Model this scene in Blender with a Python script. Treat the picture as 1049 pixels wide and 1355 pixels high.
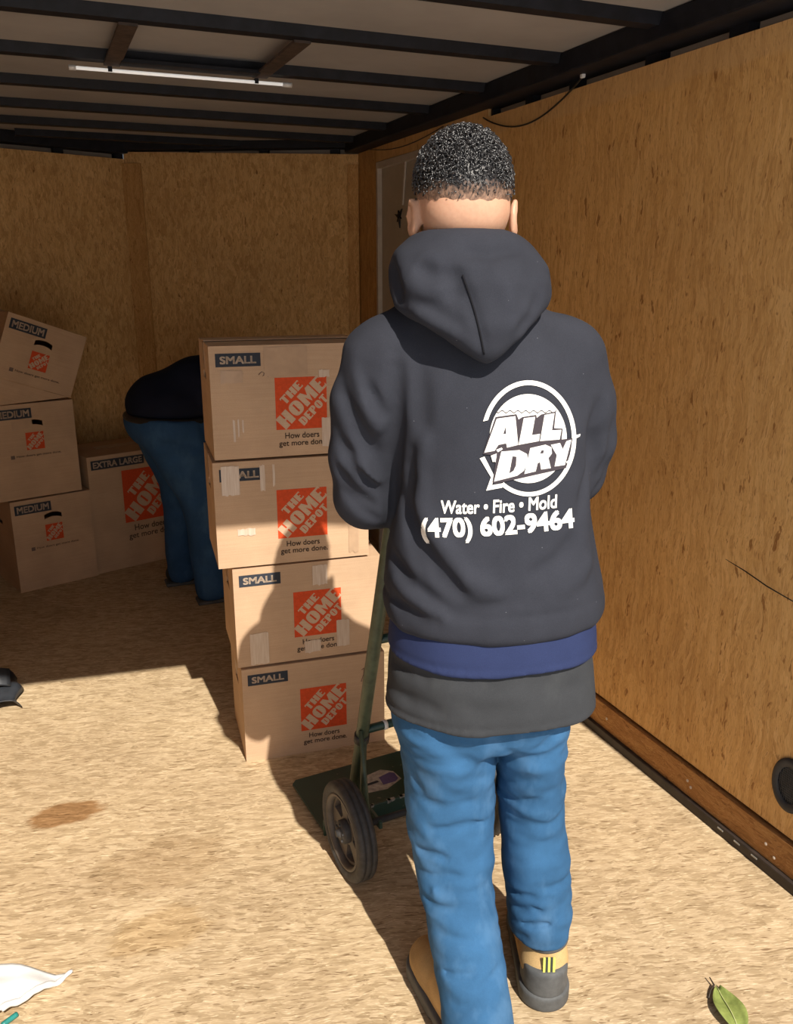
import bpy, bmesh, math, random
import numpy as np
from mathutils import Vector, Matrix
from mathutils.bvhtree import BVHTree

for o in list(bpy.data.objects):
    bpy.data.objects.remove(o)
SC = bpy.context.scene
COL = SC.collection

# ------------------------------------------------------------------ camera
F_PX = 1120.0; CX, CY = 524.5, 677.5
CAM = Vector((0.0, 0.0, 1.48))
PITCH = math.radians(16.205); YAW = math.radians(22.558)
c_f = Vector((math.sin(YAW)*math.cos(PITCH), math.cos(YAW)*math.cos(PITCH), -math.sin(PITCH)))
c_r = Vector((math.cos(YAW), -math.sin(YAW), 0)); c_u = c_r.cross(c_f)
cam_d = bpy.data.cameras.new('camera'); cam_d.sensor_fit = 'HORIZONTAL'
cam_d.sensor_width = 36.0; cam_d.lens = 36.0*F_PX/1049.0
cam_d.clip_start = 0.02; cam_d.clip_end = 400
cam_o = bpy.data.objects.new('camera', cam_d); COL.objects.link(cam_o)
mw = Matrix((c_r, c_u, -c_f)).transposed().to_4x4(); mw.translation = CAM
cam_o.matrix_world = mw
SC.camera = cam_o

# ------------------------------------------------------------------ sky, sun, exposure
SUN_EL, SUN_AZ = math.radians(46.0), math.radians(-1.6)
world = bpy.data.worlds.new('sky'); SC.world = world; world.use_nodes = True
wt = world.node_tree; wt.nodes.clear()
sky = wt.nodes.new('ShaderNodeTexSky'); sky.sky_type = 'NISHITA'; sky.sun_disc = False
sky.sun_elevation = SUN_EL; sky.sun_rotation = math.pi + SUN_AZ
sky.air_density = 1.0; sky.dust_density = 2.0; sky.ozone_density = 1.0
wbg = wt.nodes.new('ShaderNodeBackground'); wbg.inputs['Strength'].default_value = 0.085
wout = wt.nodes.new('ShaderNodeOutputWorld')
wt.links.new(sky.outputs[0], wbg.inputs[0]); wt.links.new(wbg.outputs[0], wout.inputs[0])
sun_d = bpy.data.lights.new('sun', 'SUN'); sun_d.energy = 6.3; sun_d.angle = math.radians(0.6)
sun_d.color = (1.0, 0.93, 0.82)
sun_o = bpy.data.objects.new('sun', sun_d); COL.objects.link(sun_o)
sdir = Vector((math.sin(SUN_AZ)*math.cos(SUN_EL), math.cos(SUN_AZ)*math.cos(SUN_EL), -math.sin(SUN_EL)))
sun_o.rotation_euler = sdir.to_track_quat('-Z', 'Y').to_euler()
sun_o.location = (0.5, -6, 7)
vs = SC.view_settings
vs.view_transform = 'Standard'; vs.look = 'None'; vs.gamma = 1.0; vs.use_curve_mapping = False
vs.exposure = 0.12

# ------------------------------------------------------------------ material helpers
class NT:
    def __init__(s, name):
        s.m = bpy.data.materials.new(name); s.m.use_nodes = True
        s.t = s.m.node_tree; s.t.nodes.clear()
        s.out = s.t.nodes.new('ShaderNodeOutputMaterial')
        s.b = s.t.nodes.new('ShaderNodeBsdfPrincipled')
        s.t.links.new(s.b.outputs[0], s.out.inputs[0])
    def n(s, typ, **kw):
        nd = s.t.nodes.new(typ)
        for k, v in kw.items():
            if k in nd.inputs: nd.inputs[k].default_value = v
            else: setattr(nd, k, v)
        return nd
    def l(s, a, b): s.t.links.new(a, b)
    def set(s, **kw):
        for k, v in kw.items():
            k = k.replace('_', ' ')
            s.b.inputs[k].default_value = v
    def coord(s, scale=(1, 1, 1), rot=(0, 0, 0), loc=(0, 0, 0), src=None):
        mp = s.n('ShaderNodeMapping'); mp.inputs['Scale'].default_value = scale
        mp.inputs['Rotation'].default_value = rot; mp.inputs['Location'].default_value = loc
        if src is None: src = s.n('ShaderNodeTexCoord').outputs['Object']
        s.l(src, mp.inputs[0]); return mp.outputs[0]
    def noise(s, vec, scale=5, detail=4, rough=0.55, dist=0.0):
        nd = s.n('ShaderNodeTexNoise'); nd.inputs['Scale'].default_value = scale
        nd.inputs['Detail'].default_value = detail; nd.inputs['Roughness'].default_value = rough
        nd.inputs['Distortion'].default_value = dist
        s.l(vec, nd.inputs['Vector']); return nd.outputs['Fac']
    def ramp(s, fac, stops, interp='LINEAR'):
        nd = s.n('ShaderNodeValToRGB'); cr = nd.color_ramp; cr.interpolation = interp
        while len(cr.elements) < len(stops): cr.elements.new(0.5)
        for e, (p, c) in zip(cr.elements, stops):
            e.position = p; e.color = (c, c, c, 1) if isinstance(c, (int, float)) else (*c, 1)
        s.l(fac, nd.inputs[0]); return nd.outputs[0]
    def mix(s, fac, a, b, mode='MIX'):
        nd = s.n('ShaderNodeMix', data_type='RGBA', blend_type=mode)
        for v, i in ((fac, 0), (a, 6), (b, 7)):
            if hasattr(v, 'is_linked'): s.l(v, nd.inputs[i])
            elif isinstance(v, (int, float)): nd.inputs[i].default_value = v if i == 0 else (v, v, v, 1)
            else: nd.inputs[i].default_value = (*v, 1)
        return nd.outputs[2]
    def math(s, op, a, b=None, clamp=False):
        nd = s.n('ShaderNodeMath', operation=op, use_clamp=clamp)
        for v, i in ((a, 0), (b, 1)):
            if v is None: continue
            if hasattr(v, 'is_linked'): s.l(v, nd.inputs[i])
            else: nd.inputs[i].default_value = v
        return nd.outputs[0]
    def bump(s, h, strength=0.3, dist=0.002):
        nd = s.n('ShaderNodeBump'); nd.inputs['Strength'].default_value = strength
        nd.inputs['Distance'].default_value = dist
        s.l(h, nd.inputs['Height']); s.l(nd.outputs[0], s.b.inputs['Normal'])
    def base(s, c):
        if hasattr(c, 'is_linked'): s.l(c, s.b.inputs['Base Color'])
        else: s.b.inputs['Base Color'].default_value = (*c, 1)

def mat_plain(name, col, rough=0.6, var=0.15, vscale=30, metal=0.0, spec=0.5, bump=0.0):
    k = NT(name); v = k.coord()
    f = k.noise(v, vscale, 4, 0.6)
    lo = tuple(c*(1-var) for c in col); hi = tuple(min(1, c*(1+var)) for c in col)
    k.base(k.ramp(f, [(0.3, lo), (0.7, hi)]))
    k.set(Roughness=rough, Metallic=metal); k.b.inputs['Specular IOR Level'].default_value = spec
    if bump: k.bump(f, bump, 0.002)
    return k.m

def mat_osb(name, long_axis, tones, dark, pale, strand=(70, 11), stain=None, topband=None, speck=0.035, fine=1.0, warp=0.09, fibre=0.55, turn=0.0):
    """oriented strand board: long thin flakes along one axis, a few crossing ones, dark resin specks"""
    k = NT(name); tc = k.n('ShaderNodeTexCoord').outputs['Object']
    wn = k.n('ShaderNodeTexNoise'); wn.inputs['Scale'].default_value = 6.0; wn.inputs['Detail'].default_value = 3
    k.l(tc, wn.inputs['Vector'])
    wm = k.n('ShaderNodeVectorMath', operation='MULTIPLY_ADD')
    k.l(wn.outputs['Color'], wm.inputs[0]); wm.inputs[1].default_value = (warp, warp, warp); k.l(tc, wm.inputs[2])
    src = wm.outputs[0]
    flat = src
    if turn: src = k.coord((1, 1, 1), rot=(0, 0, turn), src=src)
    sc = [strand[0]]*3; sc[long_axis] = strand[1]
    def vor(vec):
        nd = k.n('ShaderNodeTexVoronoi'); nd.inputs['Scale'].default_value = 1.0; k.l(vec, nd.inputs['Vector'])
        bw = k.n('ShaderNodeSeparateColor'); k.l(nd.outputs['Color'], bw.inputs[0])
        return bw.outputs[0], bw.outputs[1], nd.outputs['Distance']
    ra = (0.35, 0, 0) if long_axis == 2 else (0, 0, 0.35)
    rb = (-0.5, 0, 0) if long_axis == 2 else (0, 0, -0.5)
    a1, b1, d1 = vor(k.coord(tuple(sc), src=src))
    a2, b2, d2 = vor(k.coord(tuple(v*1.35 for v in sc), rot=ra, src=src))
    a3, b3, d3 = vor(k.coord(tuple(v*0.8 for v in sc), rot=rb, loc=(3, 5, 7), src=src))
    stp = [(0.0, tones[0]), (0.45, tones[1]), (1.0, tones[2])]
    c = k.ramp(a1, stp)
    c = k.mix(k.ramp(b2, [(0.45, 0.0), (0.5, 0.75)]), c, k.ramp(a2, stp))
    c = k.mix(k.ramp(b3, [(0.62, 0.0), (0.66, 0.7)]), c, k.ramp(a3, stp))
    fs = [420*fine]*3; fs[long_axis] = 40*fine
    fib = k.noise(k.coord(tuple(fs), src=src), 1.0, 3, 0.6)
    c = k.mix(k.ramp(fib, [(0.35, 0.24), (0.6, 0.0)]), c, dark, 'MULTIPLY')
    c = k.mix(k.ramp(fib, [(0.60, 0.0), (0.70, fibre)]), c, pale)
    f2 = [300*fine]*3; f2[long_axis] = 34*fine
    fib2 = k.noise(k.coord(tuple(f2), rot=ra, loc=(4, 8, 1), src=src), 1.0, 2, 0.5)
    c = k.mix(k.ramp(fib2, [(0.30, fibre*0.9), (0.40, 0.0)]), c, dark, 'MULTIPLY')
    c = k.mix(k.ramp(fib2, [(0.66, 0.0), (0.74, fibre)]), c, pale)
    big = k.noise(k.coord((1, 1, 1), src=tc), 2.2, 5, 0.6)
    c = k.mix(1.0, c, k.ramp(big, [(0.3, (0.87, 0.85, 0.83)), (0.65, (1.05, 1.05, 1.04))]), 'MULTIPLY')
    ss = [150]*3; ss[long_axis] = 45
    sp = k.noise(k.coord(tuple(ss), loc=(9, 2, 4), src=src), 0.33, 3, 0.6)
    c = k.mix(k.ramp(sp, [(0.70-speck, 0.0), (0.74-speck, 0.75)]), c, dark)
    if stain:
        for (cx, cy, rx, ry, col, st) in stain:
            v = k.n('ShaderNodeVectorMath', operation='SUBTRACT'); k.l(flat, v.inputs[0]); v.inputs[1].default_value = (cx+warp/2, cy+warp/2, warp/2)
            v2 = k.n('ShaderNodeVectorMath', operation='MULTIPLY'); k.l(v.outputs[0], v2.inputs[0]); v2.inputs[1].default_value = (1/rx, 1/ry, 0)
            ln = k.n('ShaderNodeVectorMath', operation='LENGTH'); k.l(v2.outputs[0], ln.inputs[0])
            rough_ = k.math('ADD', ln.outputs['Value'], k.math('MULTIPLY', k.math('SUBTRACT', k.noise(k.coord((8, 26, 8), src=tc), 1.0, 4, 0.65), 0.5), 1.1))
            c = k.mix(k.ramp(rough_, [(0.72, st), (0.95, 0.0)]), c, col, 'MULTIPLY')
    if topband:
        sp_ = k.n('ShaderNodeSeparateXYZ'); k.l(src, sp_.inputs[0])
        zz = k.math('SUBTRACT', sp_.outputs[2], topband+warp/2)
        c = k.mix(k.ramp(zz, [(0.0, 0.0), (0.012, 0.32)]), c, (0.62, 0.40, 0.20))
    k.base(c)
    h = k.mix(0.5, a1, fib)
    k.bump(h, 0.25, 0.0015)
    k.set(Roughness=0.72); k.b.inputs['Specular IOR Level'].default_value = 0.25
    return k.m

MAT = {}
MAT['floor'] = mat_osb('floor_board', 0, [(0.37, 0.27, 0.155), (0.50, 0.375, 0.228), (0.60, 0.465, 0.30)], (0.22, 0.13, 0.06), (0.80, 0.65, 0.44),
    strand=(95, 24), speck=0.015, warp=0.05, fibre=0.75, fine=0.8, turn=math.radians(15),
    stain=[(-0.07, 2.25, 0.115, 0.055, (0.52, 0.34, 0.19), 0.85), (0.14, 1.93, 0.20, 0.12, (0.74, 0.68, 0.60), 0.55), (0.11, 1.70, 0.13, 0.08, (0.80, 0.70, 0.52), 0.5)])
MAT['wall'] = mat_osb('wall_board', 2, [(0.62, 0.345, 0.118), (0.73, 0.425, 0.152), (0.80, 0.49, 0.195)], (0.24, 0.09, 0.02), (0.62, 0.38, 0.16),
    strand=(80, 11), topband=1.925, speck=0.055, warp=0.05)
MAT['wall_back'] = mat_osb('front_wall_board', 2, [(0.56, 0.33, 0.125), (0.70, 0.43, 0.175), (0.80, 0.53, 0.24)], (0.18, 0.075, 0.02), (0.66, 0.44, 0.2),
    strand=(80, 26), speck=0.028, warp=0.06)
MAT['batten'] = mat_osb('batten_board', 2, [(0.48, 0.26, 0.09), (0.58, 0.33, 0.12), (0.66, 0.39, 0.155)], (0.2, 0.08, 0.03), (0.6, 0.4, 0.2), strand=(90, 8))
MAT['skirt'] = mat_osb('skirting_board', 1, [(0.34, 0.16, 0.05), (0.42, 0.20, 0.065), (0.48, 0.25, 0.085)], (0.16, 0.06, 0.02), (0.6, 0.38, 0.18), strand=(80, 10))
MAT['roof'] = mat_plain('roof_lining', (0.34, 0.325, 0.315), 0.75, 0.12, 3)
MAT['skin_panel'] = mat_plain('outer_skin', (0.34, 0.29, 0.24), 0.6, 0.12, 4)
MAT['black_steel'] = mat_plain('black_steel', (0.010, 0.011, 0.016), 0.6, 0.4, 20, spec=0.25, bump=0.1)
MAT['rust_steel'] = mat_plain('rusty_bracket', (0.055, 0.036, 0.028), 0.7, 0.5, 35, bump=0.2)
MAT['gasket'] = mat_plain('dark_angle', (0.032, 0.022, 0.017), 0.6, 0.35, 40)
MAT['door'] = mat_plain('door_skin', (0.40, 0.345, 0.275), 0.5, 0.1, 8)
MAT['door_trim'] = mat_plain('door_trim', (0.46, 0.40, 0.34), 0.45, 0.12, 20)
MAT['ground'] = mat_plain('concrete_ground', (0.64, 0.63, 0.62), 0.9, 0.12, 2)
MAT['outer'] = mat_plain('outer_white', (0.75, 0.75, 0.74), 0.4, 0.04, 2)

def mat_card(name, col):
    k = NT(name); v = k.coord()
    cor = k.noise(k.coord((6, 6, 260)), 1.0, 2, 0.5)
    big = k.noise(v, 5, 4, 0.6); fin = k.noise(v, 400, 2, 0.5)
    lo = tuple(c*0.88 for c in col); hi = tuple(c*1.08 for c in col)
    c = k.ramp(big, [(0.3, lo), (0.7, hi)])
    c = k.mix(k.ramp(cor, [(0.4, 0.12), (0.6, 0.0)]), c, (0.6, 0.5, 0.4), 'MULTIPLY')
    c = k.mix(k.ramp(fin, [(0.4, 0.10), (0.6, 0.0)]), c, (0.5, 0.4, 0.3), 'MULTIPLY')
    k.base(c); k.bump(cor, 0.12, 0.001)
    k.set(Roughness=0.8); k.b.inputs['Specular IOR Level'].default_value = 0.25
    return k.m
CARD = (0.56, 0.385, 0.25)
MAT['card'] = mat_card('cardboard', CARD)
MAT['card_print'] = mat_card('cardboard_reversed_print', (0.60, 0.43, 0.30))
def mat_print(name, col, rough=0.75):
    return mat_plain(name, col, rough, 0.12, 120, spec=0.25)
MAT['orange'] = mat_print('orange_print', (0.60, 0.072, 0.018))
MAT['navy_print'] = mat_print('navy_print', (0.032, 0.038, 0.052))
MAT['label_text'] = mat_print('pale_label_print', (0.60, 0.47, 0.36))
MAT['dark_print'] = mat_print('dark_print', (0.095, 0.06, 0.042))
MAT['ink_faint'] = mat_print('marker_ink', (0.16, 0.11, 0.09))
def mat_tape():
    k = NT('clear_tape'); v = k.coord((3, 3, 1))
    f = k.noise(k.coord((220, 220, 14)), 1.0, 3, 0.6)
    k.base(k.ramp(f, [(0.35, (0.56, 0.42, 0.31)), (0.75, (0.68, 0.57, 0.47))]))
    k.set(Roughness=0.28); k.b.inputs['Specular IOR Level'].default_value = 0.6
    return k.m
MAT['tape'] = mat_tape()
MAT['tape_brown'] = mat_plain('brown_tape', (0.47, 0.315, 0.20), 0.3, 0.08, 30, spec=0.6)

def mat_cloth(name, col, weave=900, var=0.12, wear=None, rough=0.92, lint=False, sheen=0.0, bump=0.25):
    k = NT(name); v = k.coord()
    f = k.noise(v, weave, 2, 0.6); b = k.noise(v, 9, 5, 0.6)
    lo = tuple(c*(1-var) for c in col); hi = tuple(c*(1+var) for c in col)
    c = k.ramp(b, [(0.32, lo), (0.68, hi)])
    c = k.mix(k.ramp(f, [(0.35, 0.35), (0.65, 0.0)]), c, (0.55, 0.55, 0.58), 'MULTIPLY')
    if wear:
        w = k.noise(k.coord((1, 1, 0.5)), 14, 4, 0.6)
        c = k.mix(k.ramp(w, [(0.5, 0.0), (0.72, 0.55)]), c, wear)
    if lint:
        nd = k.n('ShaderNodeTexVoronoi'); nd.inputs['Scale'].default_value = 38; k.l(v, nd.inputs['Vector'])
        c = k.mix(k.ramp(nd.outputs['Distance'], [(0.024, 0.4), (0.036, 0.0)]), c, (0.25, 0.25, 0.28))
    k.base(c); k.bump(f, bump, 0.0008)
    k.set(Roughness=rough); k.b.inputs['Specular IOR Level'].default_value = 0.15
    if sheen:
        k.b.inputs['Sheen Weight'].default_value = sheen
    return k.m
MAT['hoodie'] = mat_cloth('charcoal_fleece', (0.031, 0.033, 0.043), 700, 0.10, lint=True)
MAT['hoodie_seam'] = mat_cloth('seam_thread', (0.012, 0.012, 0.015), 700, 0.1)
MAT['navy_shirt'] = mat_cloth('navy_jersey', (0.024, 0.034, 0.090), 800, 0.08)
MAT['grey_shirt'] = mat_cloth('washed_black_jersey', (0.040, 0.042, 0.046), 800, 0.12, wear=(0.055, 0.058, 0.06))
MAT['denim'] = mat_cloth('blue_denim', (0.034, 0.105, 0.215), 1100, 0.20, wear=(0.085, 0.18, 0.315), bump=0.35)
MAT['denim_dark'] = mat_cloth('dark_denim', (0.030, 0.085, 0.20), 900, 0.15, wear=(0.06, 0.14, 0.27))
MAT['dark_navy'] = mat_cloth('dark_navy_cotton', (0.010, 0.013, 0.028), 800, 0.15)
MAT['belt'] = mat_plain('black_belt', (0.012, 0.011, 0.011), 0.5, 0.2, 30)
MAT['vinyl'] = mat_plain('white_vinyl_print', (0.86, 0.83, 0.77), 0.6, 0.03, 90)
MAT['vinyl_dark'] = mat_cloth('print_gap_fleece', (0.06, 0.05, 0.058), 700, 0.05)
MAT['boot_tan'] = mat_cloth('tan_nubuck', (0.50, 0.33, 0.15), 500, 0.2, rough=0.85)
MAT['rubber_grey'] = mat_plain('worn_rubber', (0.075, 0.077, 0.078), 0.7, 0.25, 40, bump=0.15)
MAT['rubber'] = mat_plain('black_rubber', (0.028, 0.027, 0.028), 0.65, 0.3, 60, bump=0.1)
MAT['lining'] = mat_cloth('boot_collar', (0.10, 0.10, 0.10), 600, 0.15)
MAT['tab_yellow'] = mat_plain('yellow_tab', (0.62, 0.60, 0.12), 0.6, 0.1, 80)
MAT['tab_black'] = mat_plain('black_tab_stripe', (0.03, 0.035, 0.03), 0.6, 0.1, 80)
MAT['eye'] = mat_plain('eye_white', (0.75, 0.72, 0.70), 0.2, 0.03, 60)
def mat_skin():
    k = NT('skin'); v = k.coord()
    f = k.noise(v, 160, 3, 0.6); b = k.noise(v, 14, 3, 0.5)
    c = k.ramp(b, [(0.3, (0.54, 0.295, 0.19)), (0.7, (0.62, 0.36, 0.235))])
    c = k.mix(k.ramp(f, [(0.4, 0.15), (0.6, 0.0)]), c, (0.7, 0.55, 0.5), 'MULTIPLY')
    k.base(c); k.set(Roughness=0.5)
    k.b.inputs['Subsurface Weight'].default_value = 0.12
    k.b.inputs['Subsurface Radius'].default_value = (0.008, 0.003, 0.0015)
    return k.m
MAT['skin'] = mat_skin()
MAT['hair'] = mat_plain('black_hair', (0.018, 0.017, 0.018), 0.30, 0.3, 200, spec=0.9)
MAT['wheel_hub'] = mat_plain('dusty_wheel_plastic', (0.10, 0.085, 0.072), 0.6, 0.3, 25)
MAT['tire'] = mat_plain('dusty_tyre', (0.045, 0.043, 0.043), 0.7, 0.35, 60, bump=0.15)
def mat_truck():
    k = NT('green_paint'); v = k.coord()
    f = k.noise(v, 45, 5, 0.65); b = k.noise(v, 8, 4, 0.6)
    c = k.ramp(b, [(0.3, (0.012, 0.040, 0.030)), (0.7, (0.024, 0.062, 0.046))])
    c = k.mix(k.ramp(f, [(0.66, 0.0), (0.70, 0.8)]), c, (0.16, 0.15, 0.12))
    k.base(c); k.set(Roughness=0.42); k.bump(f, 0.08, 0.001)
    return k.m
MAT['green'] = mat_truck()
MAT['olive'] = mat_plain('worn_olive_paint', (0.060, 0.082, 0.052), 0.45, 0.35, 35)
MAT['metal_pale'] = mat_plain('bare_scuffed_metal', (0.42, 0.42, 0.40), 0.45, 0.3, 60, metal=0.4)
MAT['white_tape'] = mat_plain('white_tape', (0.75, 0.74, 0.72), 0.6, 0.05, 50)
MAT['purple'] = mat_plain('purple_print', (0.085, 0.065, 0.20), 0.5, 0.15, 60)
MAT['sticker'] = mat_plain('worn_sticker', (0.36, 0.35, 0.33), 0.5, 0.35, 60)
MAT['black_plastic'] = mat_plain('black_plastic', (0.025, 0.028, 0.034), 0.35, 0.3, 20)
MAT['teal'] = mat_plain('teal_plastic', (0.02, 0.19, 0.17), 0.4, 0.2, 20)
MAT['white_bag'] = mat_plain('white_plastic_film', (0.70, 0.70, 0.69), 0.35, 0.05, 30)
MAT['cable'] = mat_plain('black_cable', (0.02, 0.016, 0.012), 0.5, 0.2, 40)
MAT['plug'] = mat_plain('white_plug', (0.72, 0.72, 0.72), 0.4, 0.05, 40)
MAT['screw'] = mat_plain('pale_screw', (0.6, 0.5, 0.4), 0.4, 0.1, 80)
def mat_leaf():
    k = NT('leaf_green'); v = k.coord((1, 1, 1))
    f = k.noise(k.coord((60, 60, 60)), 1.0, 4, 0.6)
    k.base(k.ramp(f, [(0.3, (0.16, 0.20, 0.05)), (0.7, (0.30, 0.36, 0.10))])); k.set(Roughness=0.5)
    return k.m
MAT['leaf'] = mat_leaf(); MAT['leaf_rib'] = mat_plain('leaf_rib', (0.50, 0.52, 0.24), 0.5, 0.1, 60)
MAT['stalk'] = mat_plain('dark_stalk', (0.03, 0.02, 0.012), 0.6, 0.2, 60)
def mat_tube():
    k = NT('lit_tube'); k.base((0.9, 0.9, 0.88)); k.set(Roughness=0.4)
    k.b.inputs['Emission Color'].default_value = (1.0, 0.96, 0.90, 1); k.b.inputs['Emission Strength'].default_value = 0.42
    return k.m
MAT['tube'] = mat_tube()

# ------------------------------------------------------------------ object helpers
def link(o, parent=None):
    COL.objects.link(o)
    if parent is not None: o.parent = parent
    return o
def tag(o, label=None, cat=None, group=None, kind=None):
    if label: o['label'] = label
    if cat: o['category'] = cat
    if group: o['group'] = group
    if kind: o['kind'] = kind
    return o
def empty(name, loc=(0, 0, 0), rotz=0.0, parent=None):
    o = bpy.data.objects.new(name, None); o.location = loc; o.rotation_euler = (0, 0, rotz)
    o.empty_display_size = 0.05
    return link(o, parent)
def mesh_obj(name, verts, faces, mat, parent=None, smooth=False):
    me = bpy.data.meshes.new(name); me.from_pydata([tuple(v) for v in verts], [], faces); me.update()
    me.materials.append(MAT[mat] if isinstance(mat, str) else mat)
    if smooth: me.polygons.foreach_set('use_smooth', [True]*len(me.polygons))
    return link(bpy.data.objects.new(name, me), parent)
def bm_obj(name, bm, mat, parent=None, smooth=False):
    bmesh.ops.recalc_face_normals(bm, faces=bm.faces)
    me = bpy.data.meshes.new(name); bm.to_mesh(me); bm.free()
    me.materials.append(MAT[mat] if isinstance(mat, str) else mat)
    if smooth: me.polygons.foreach_set('use_smooth', [True]*len(me.polygons))
    return link(bpy.data.objects.new(name, me), parent)
def bm_box(bm, lo, hi, bevel=0.0, M=None):
    lo = Vector(lo); hi = Vector(hi); c = (lo+hi)/2; s = hi-lo
    r = bmesh.ops.create_cube(bm, size=1.0, matrix=Matrix.Translation(c) @ Matrix.Diagonal((s.x, s.y, s.z, 1)))
    vs_ = r['verts']
    if bevel > 0:
        es = list({e for v in vs_ for e in v.link_edges})
        rr = bmesh.ops.bevel(bm, geom=es, offset=bevel, segments=2, affect='EDGES', profile=0.5)
        vs_ = [v for v in rr['verts']] + [v for v in vs_ if v.is_valid]
        vs_ = list(set(vs_))
    if M is not None: bmesh.ops.transform(bm, matrix=M, verts=vs_)
    return vs_
def box_obj(name, lo, hi, mat, parent=None, bevel=0.0, M=None):
    bm = bmesh.new(); bm_box(bm, lo, hi, bevel, M)
    return bm_obj(name, bm, mat, parent)
def prism_obj(name, pts2, z0, z1, mat, parent=None):
    n = len(pts2)
    v = [(x, y, z0) for x, y in pts2] + [(x, y, z1) for x, y in pts2]
    f = [tuple(range(n))[::-1], tuple(range(n, 2*n))] + [(i, (i+1) % n, n+(i+1) % n, n+i) for i in range(n)]
    bm = bmesh.new(); vv = [bm.verts.new(p) for p in v]
    for q in f: bm.faces.new([vv[i] for i in q])
    return bm_obj(name, bm, mat, parent)
def bm_tube(bm, pts, rad, sides=10, cap=True):
    pts = [Vector(p) for p in pts]; n = len(pts)
    rad = [rad]*n if isinstance(rad, (int, float)) else rad
    rings = []; up = None
    for i in range(n):
        t = (pts[min(i+1, n-1)]-pts[max(i-1, 0)]).normalized()
        if up is None:
            up = Vector((0, 0, 1)) if abs(t.z) < 0.9 else Vector((1, 0, 0))
        a = t.cross(up).normalized(); b = a.cross(t).normalized(); up = b
        rings.append([bm.verts.new(pts[i]+(a*math.cos(2*math.pi*k/sides)+b*math.sin(2*math.pi*k/sides))*rad[i]) for k in range(sides)])
    for i in range(n-1):
        for k in range(sides):
            bm.faces.new((rings[i][k], rings[i][(k+1) % sides], rings[i+1][(k+1) % sides], rings[i+1][k]))
    if cap:
        bm.faces.new(rings[0][::-1]); bm.faces.new(rings[-1])
def tube_obj(name, pts, rad, mat, parent=None, sides=10, smooth=True):
    bm = bmesh.new(); bm_tube(bm, pts, rad, sides); return bm_obj(name, bm, mat, parent, smooth)
def bm_lathe(bm, prof, seg=40, M=None, closed=False):
    """prof: (radius, height along local z)"""
    rings = []
    for r, h in prof:
        rings.append([bm.verts.new((r*math.cos(2*math.pi*k/seg), r*math.sin(2*math.pi*k/seg), h)) for k in range(seg)])
    n = len(rings); vs_ = [v for q in rings for v in q]
    for i in range(n if closed else n-1):
        j = (i+1) % n
        for k in range(seg):
            bm.faces.new((rings[i][k], rings[i][(k+1) % seg], rings[j][(k+1) % seg], rings[j][k]))
    if not closed:
        bm.faces.new(rings[0][::-1]); bm.faces.new(rings[-1])
    if M is not None: bmesh.ops.transform(bm, matrix=M, verts=vs_)

def fill2d(loops):
    """triangulated flat mesh (verts2d, faces) of closed loops; inner loops become holes"""
    cu = bpy.data.curves.new('t', 'CURVE'); cu.dimensions = '2D'; cu.fill_mode = 'BOTH'
    for lp in loops:
        s = cu.splines.new('POLY'); s.points.add(len(lp)-1); s.use_cyclic_u = True
        for p, q in zip(s.points, lp): p.co = (q[0], q[1], 0, 1)
    o = bpy.data.objects.new('t', cu); COL.objects.link(o)
    dg = bpy.context.evaluated_depsgraph_get(); me = bpy.data.meshes.new_from_object(o.evaluated_get(dg))
    v = [(p.co.x, p.co.y) for p in me.vertices]; f = [tuple(p.vertices) for p in me.polygons]
    bpy.data.objects.remove(o); bpy.data.curves.remove(cu); bpy.data.meshes.remove(me)
    return v, f
def text2d(s, width=None, height=None, bold=0.0, shear=0.0, x=0.0, y=0.0, space=1.0):
    """text as flat mesh fitted to a box with lower-left corner x, y"""
    cu = bpy.data.curves.new('t', 'FONT'); cu.body = s; cu.size = 1.0; cu.shear = shear; cu.space_character = space
    cu.resolution_u = 4; cu.fill_mode = 'BOTH'
    o = bpy.data.objects.new('t', cu); COL.objects.link(o)
    dg = bpy.context.evaluated_depsgraph_get(); me = bpy.data.meshes.new_from_object(o.evaluated_get(dg))
    v = np.array([(p.co.x, p.co.y) for p in me.vertices]); f = [tuple(p.vertices) for p in me.polygons]
    bpy.data.objects.remove(o); bpy.data.curves.remove(cu); bpy.data.meshes.remove(me)
    if bold > 0:      # heavier strokes: the same glyphs set down again with small shifts
        base, bf, n0 = v, f, len(v); v = base; f = list(bf); shifts = [(bold, bold), (bold, -bold), (-bold, bold), (-bold, -bold)]
        for q, sh_ in enumerate(shifts):
            v = np.concatenate([v, base+np.array(sh_)]); f += [tuple(i+n0*(q+1) for i in t_) for t_ in bf]
    mn, mx = v.min(0), v.max(0); sx = width/(mx[0]-mn[0]); sy = height/(mx[1]-mn[1]) if height else sx
    v = (v-mn)*np.array([sx, sy])+np.array([x, y])
    return [tuple(p) for p in v], f
def arc(cx, cy, rx, ry, a0, a1, n=24):
    return [(cx+rx*math.cos(math.radians(a0+(a1-a0)*i/n)), cy+ry*math.sin(math.radians(a0+(a1-a0)*i/n))) for i in range(n+1)]

# ------------------------------------------------------------------ the trailer shell
XR, XL = 1.579, -0.60          # inner faces of the side walls
YO = 0.92                      # rear opening
APEX = (0.50, 4.85); CR = (XR, 4.30); CL = (XL, 4.41)
ZT = 1.995; ZROOF = 2.082
S = lambda o: tag(o, kind='structure')

ground = mesh_obj('ground', [(-40, -60, -0.55), (40, -60, -0.55), (40, 40, -0.55), (-40, 40, -0.55)], [(0, 1, 2, 3)], 'ground'); S(ground)
fl = prism_obj('floor', [(XL-0.05, YO-0.02), (XR+0.05, YO-0.02), (XR+0.05, CR[1]+0.05), (APEX[0], APEX[1]+0.06), (XL-0.05, CL[1]+0.05)], -0.06, 0.0, 'floor'); S(fl)

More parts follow.
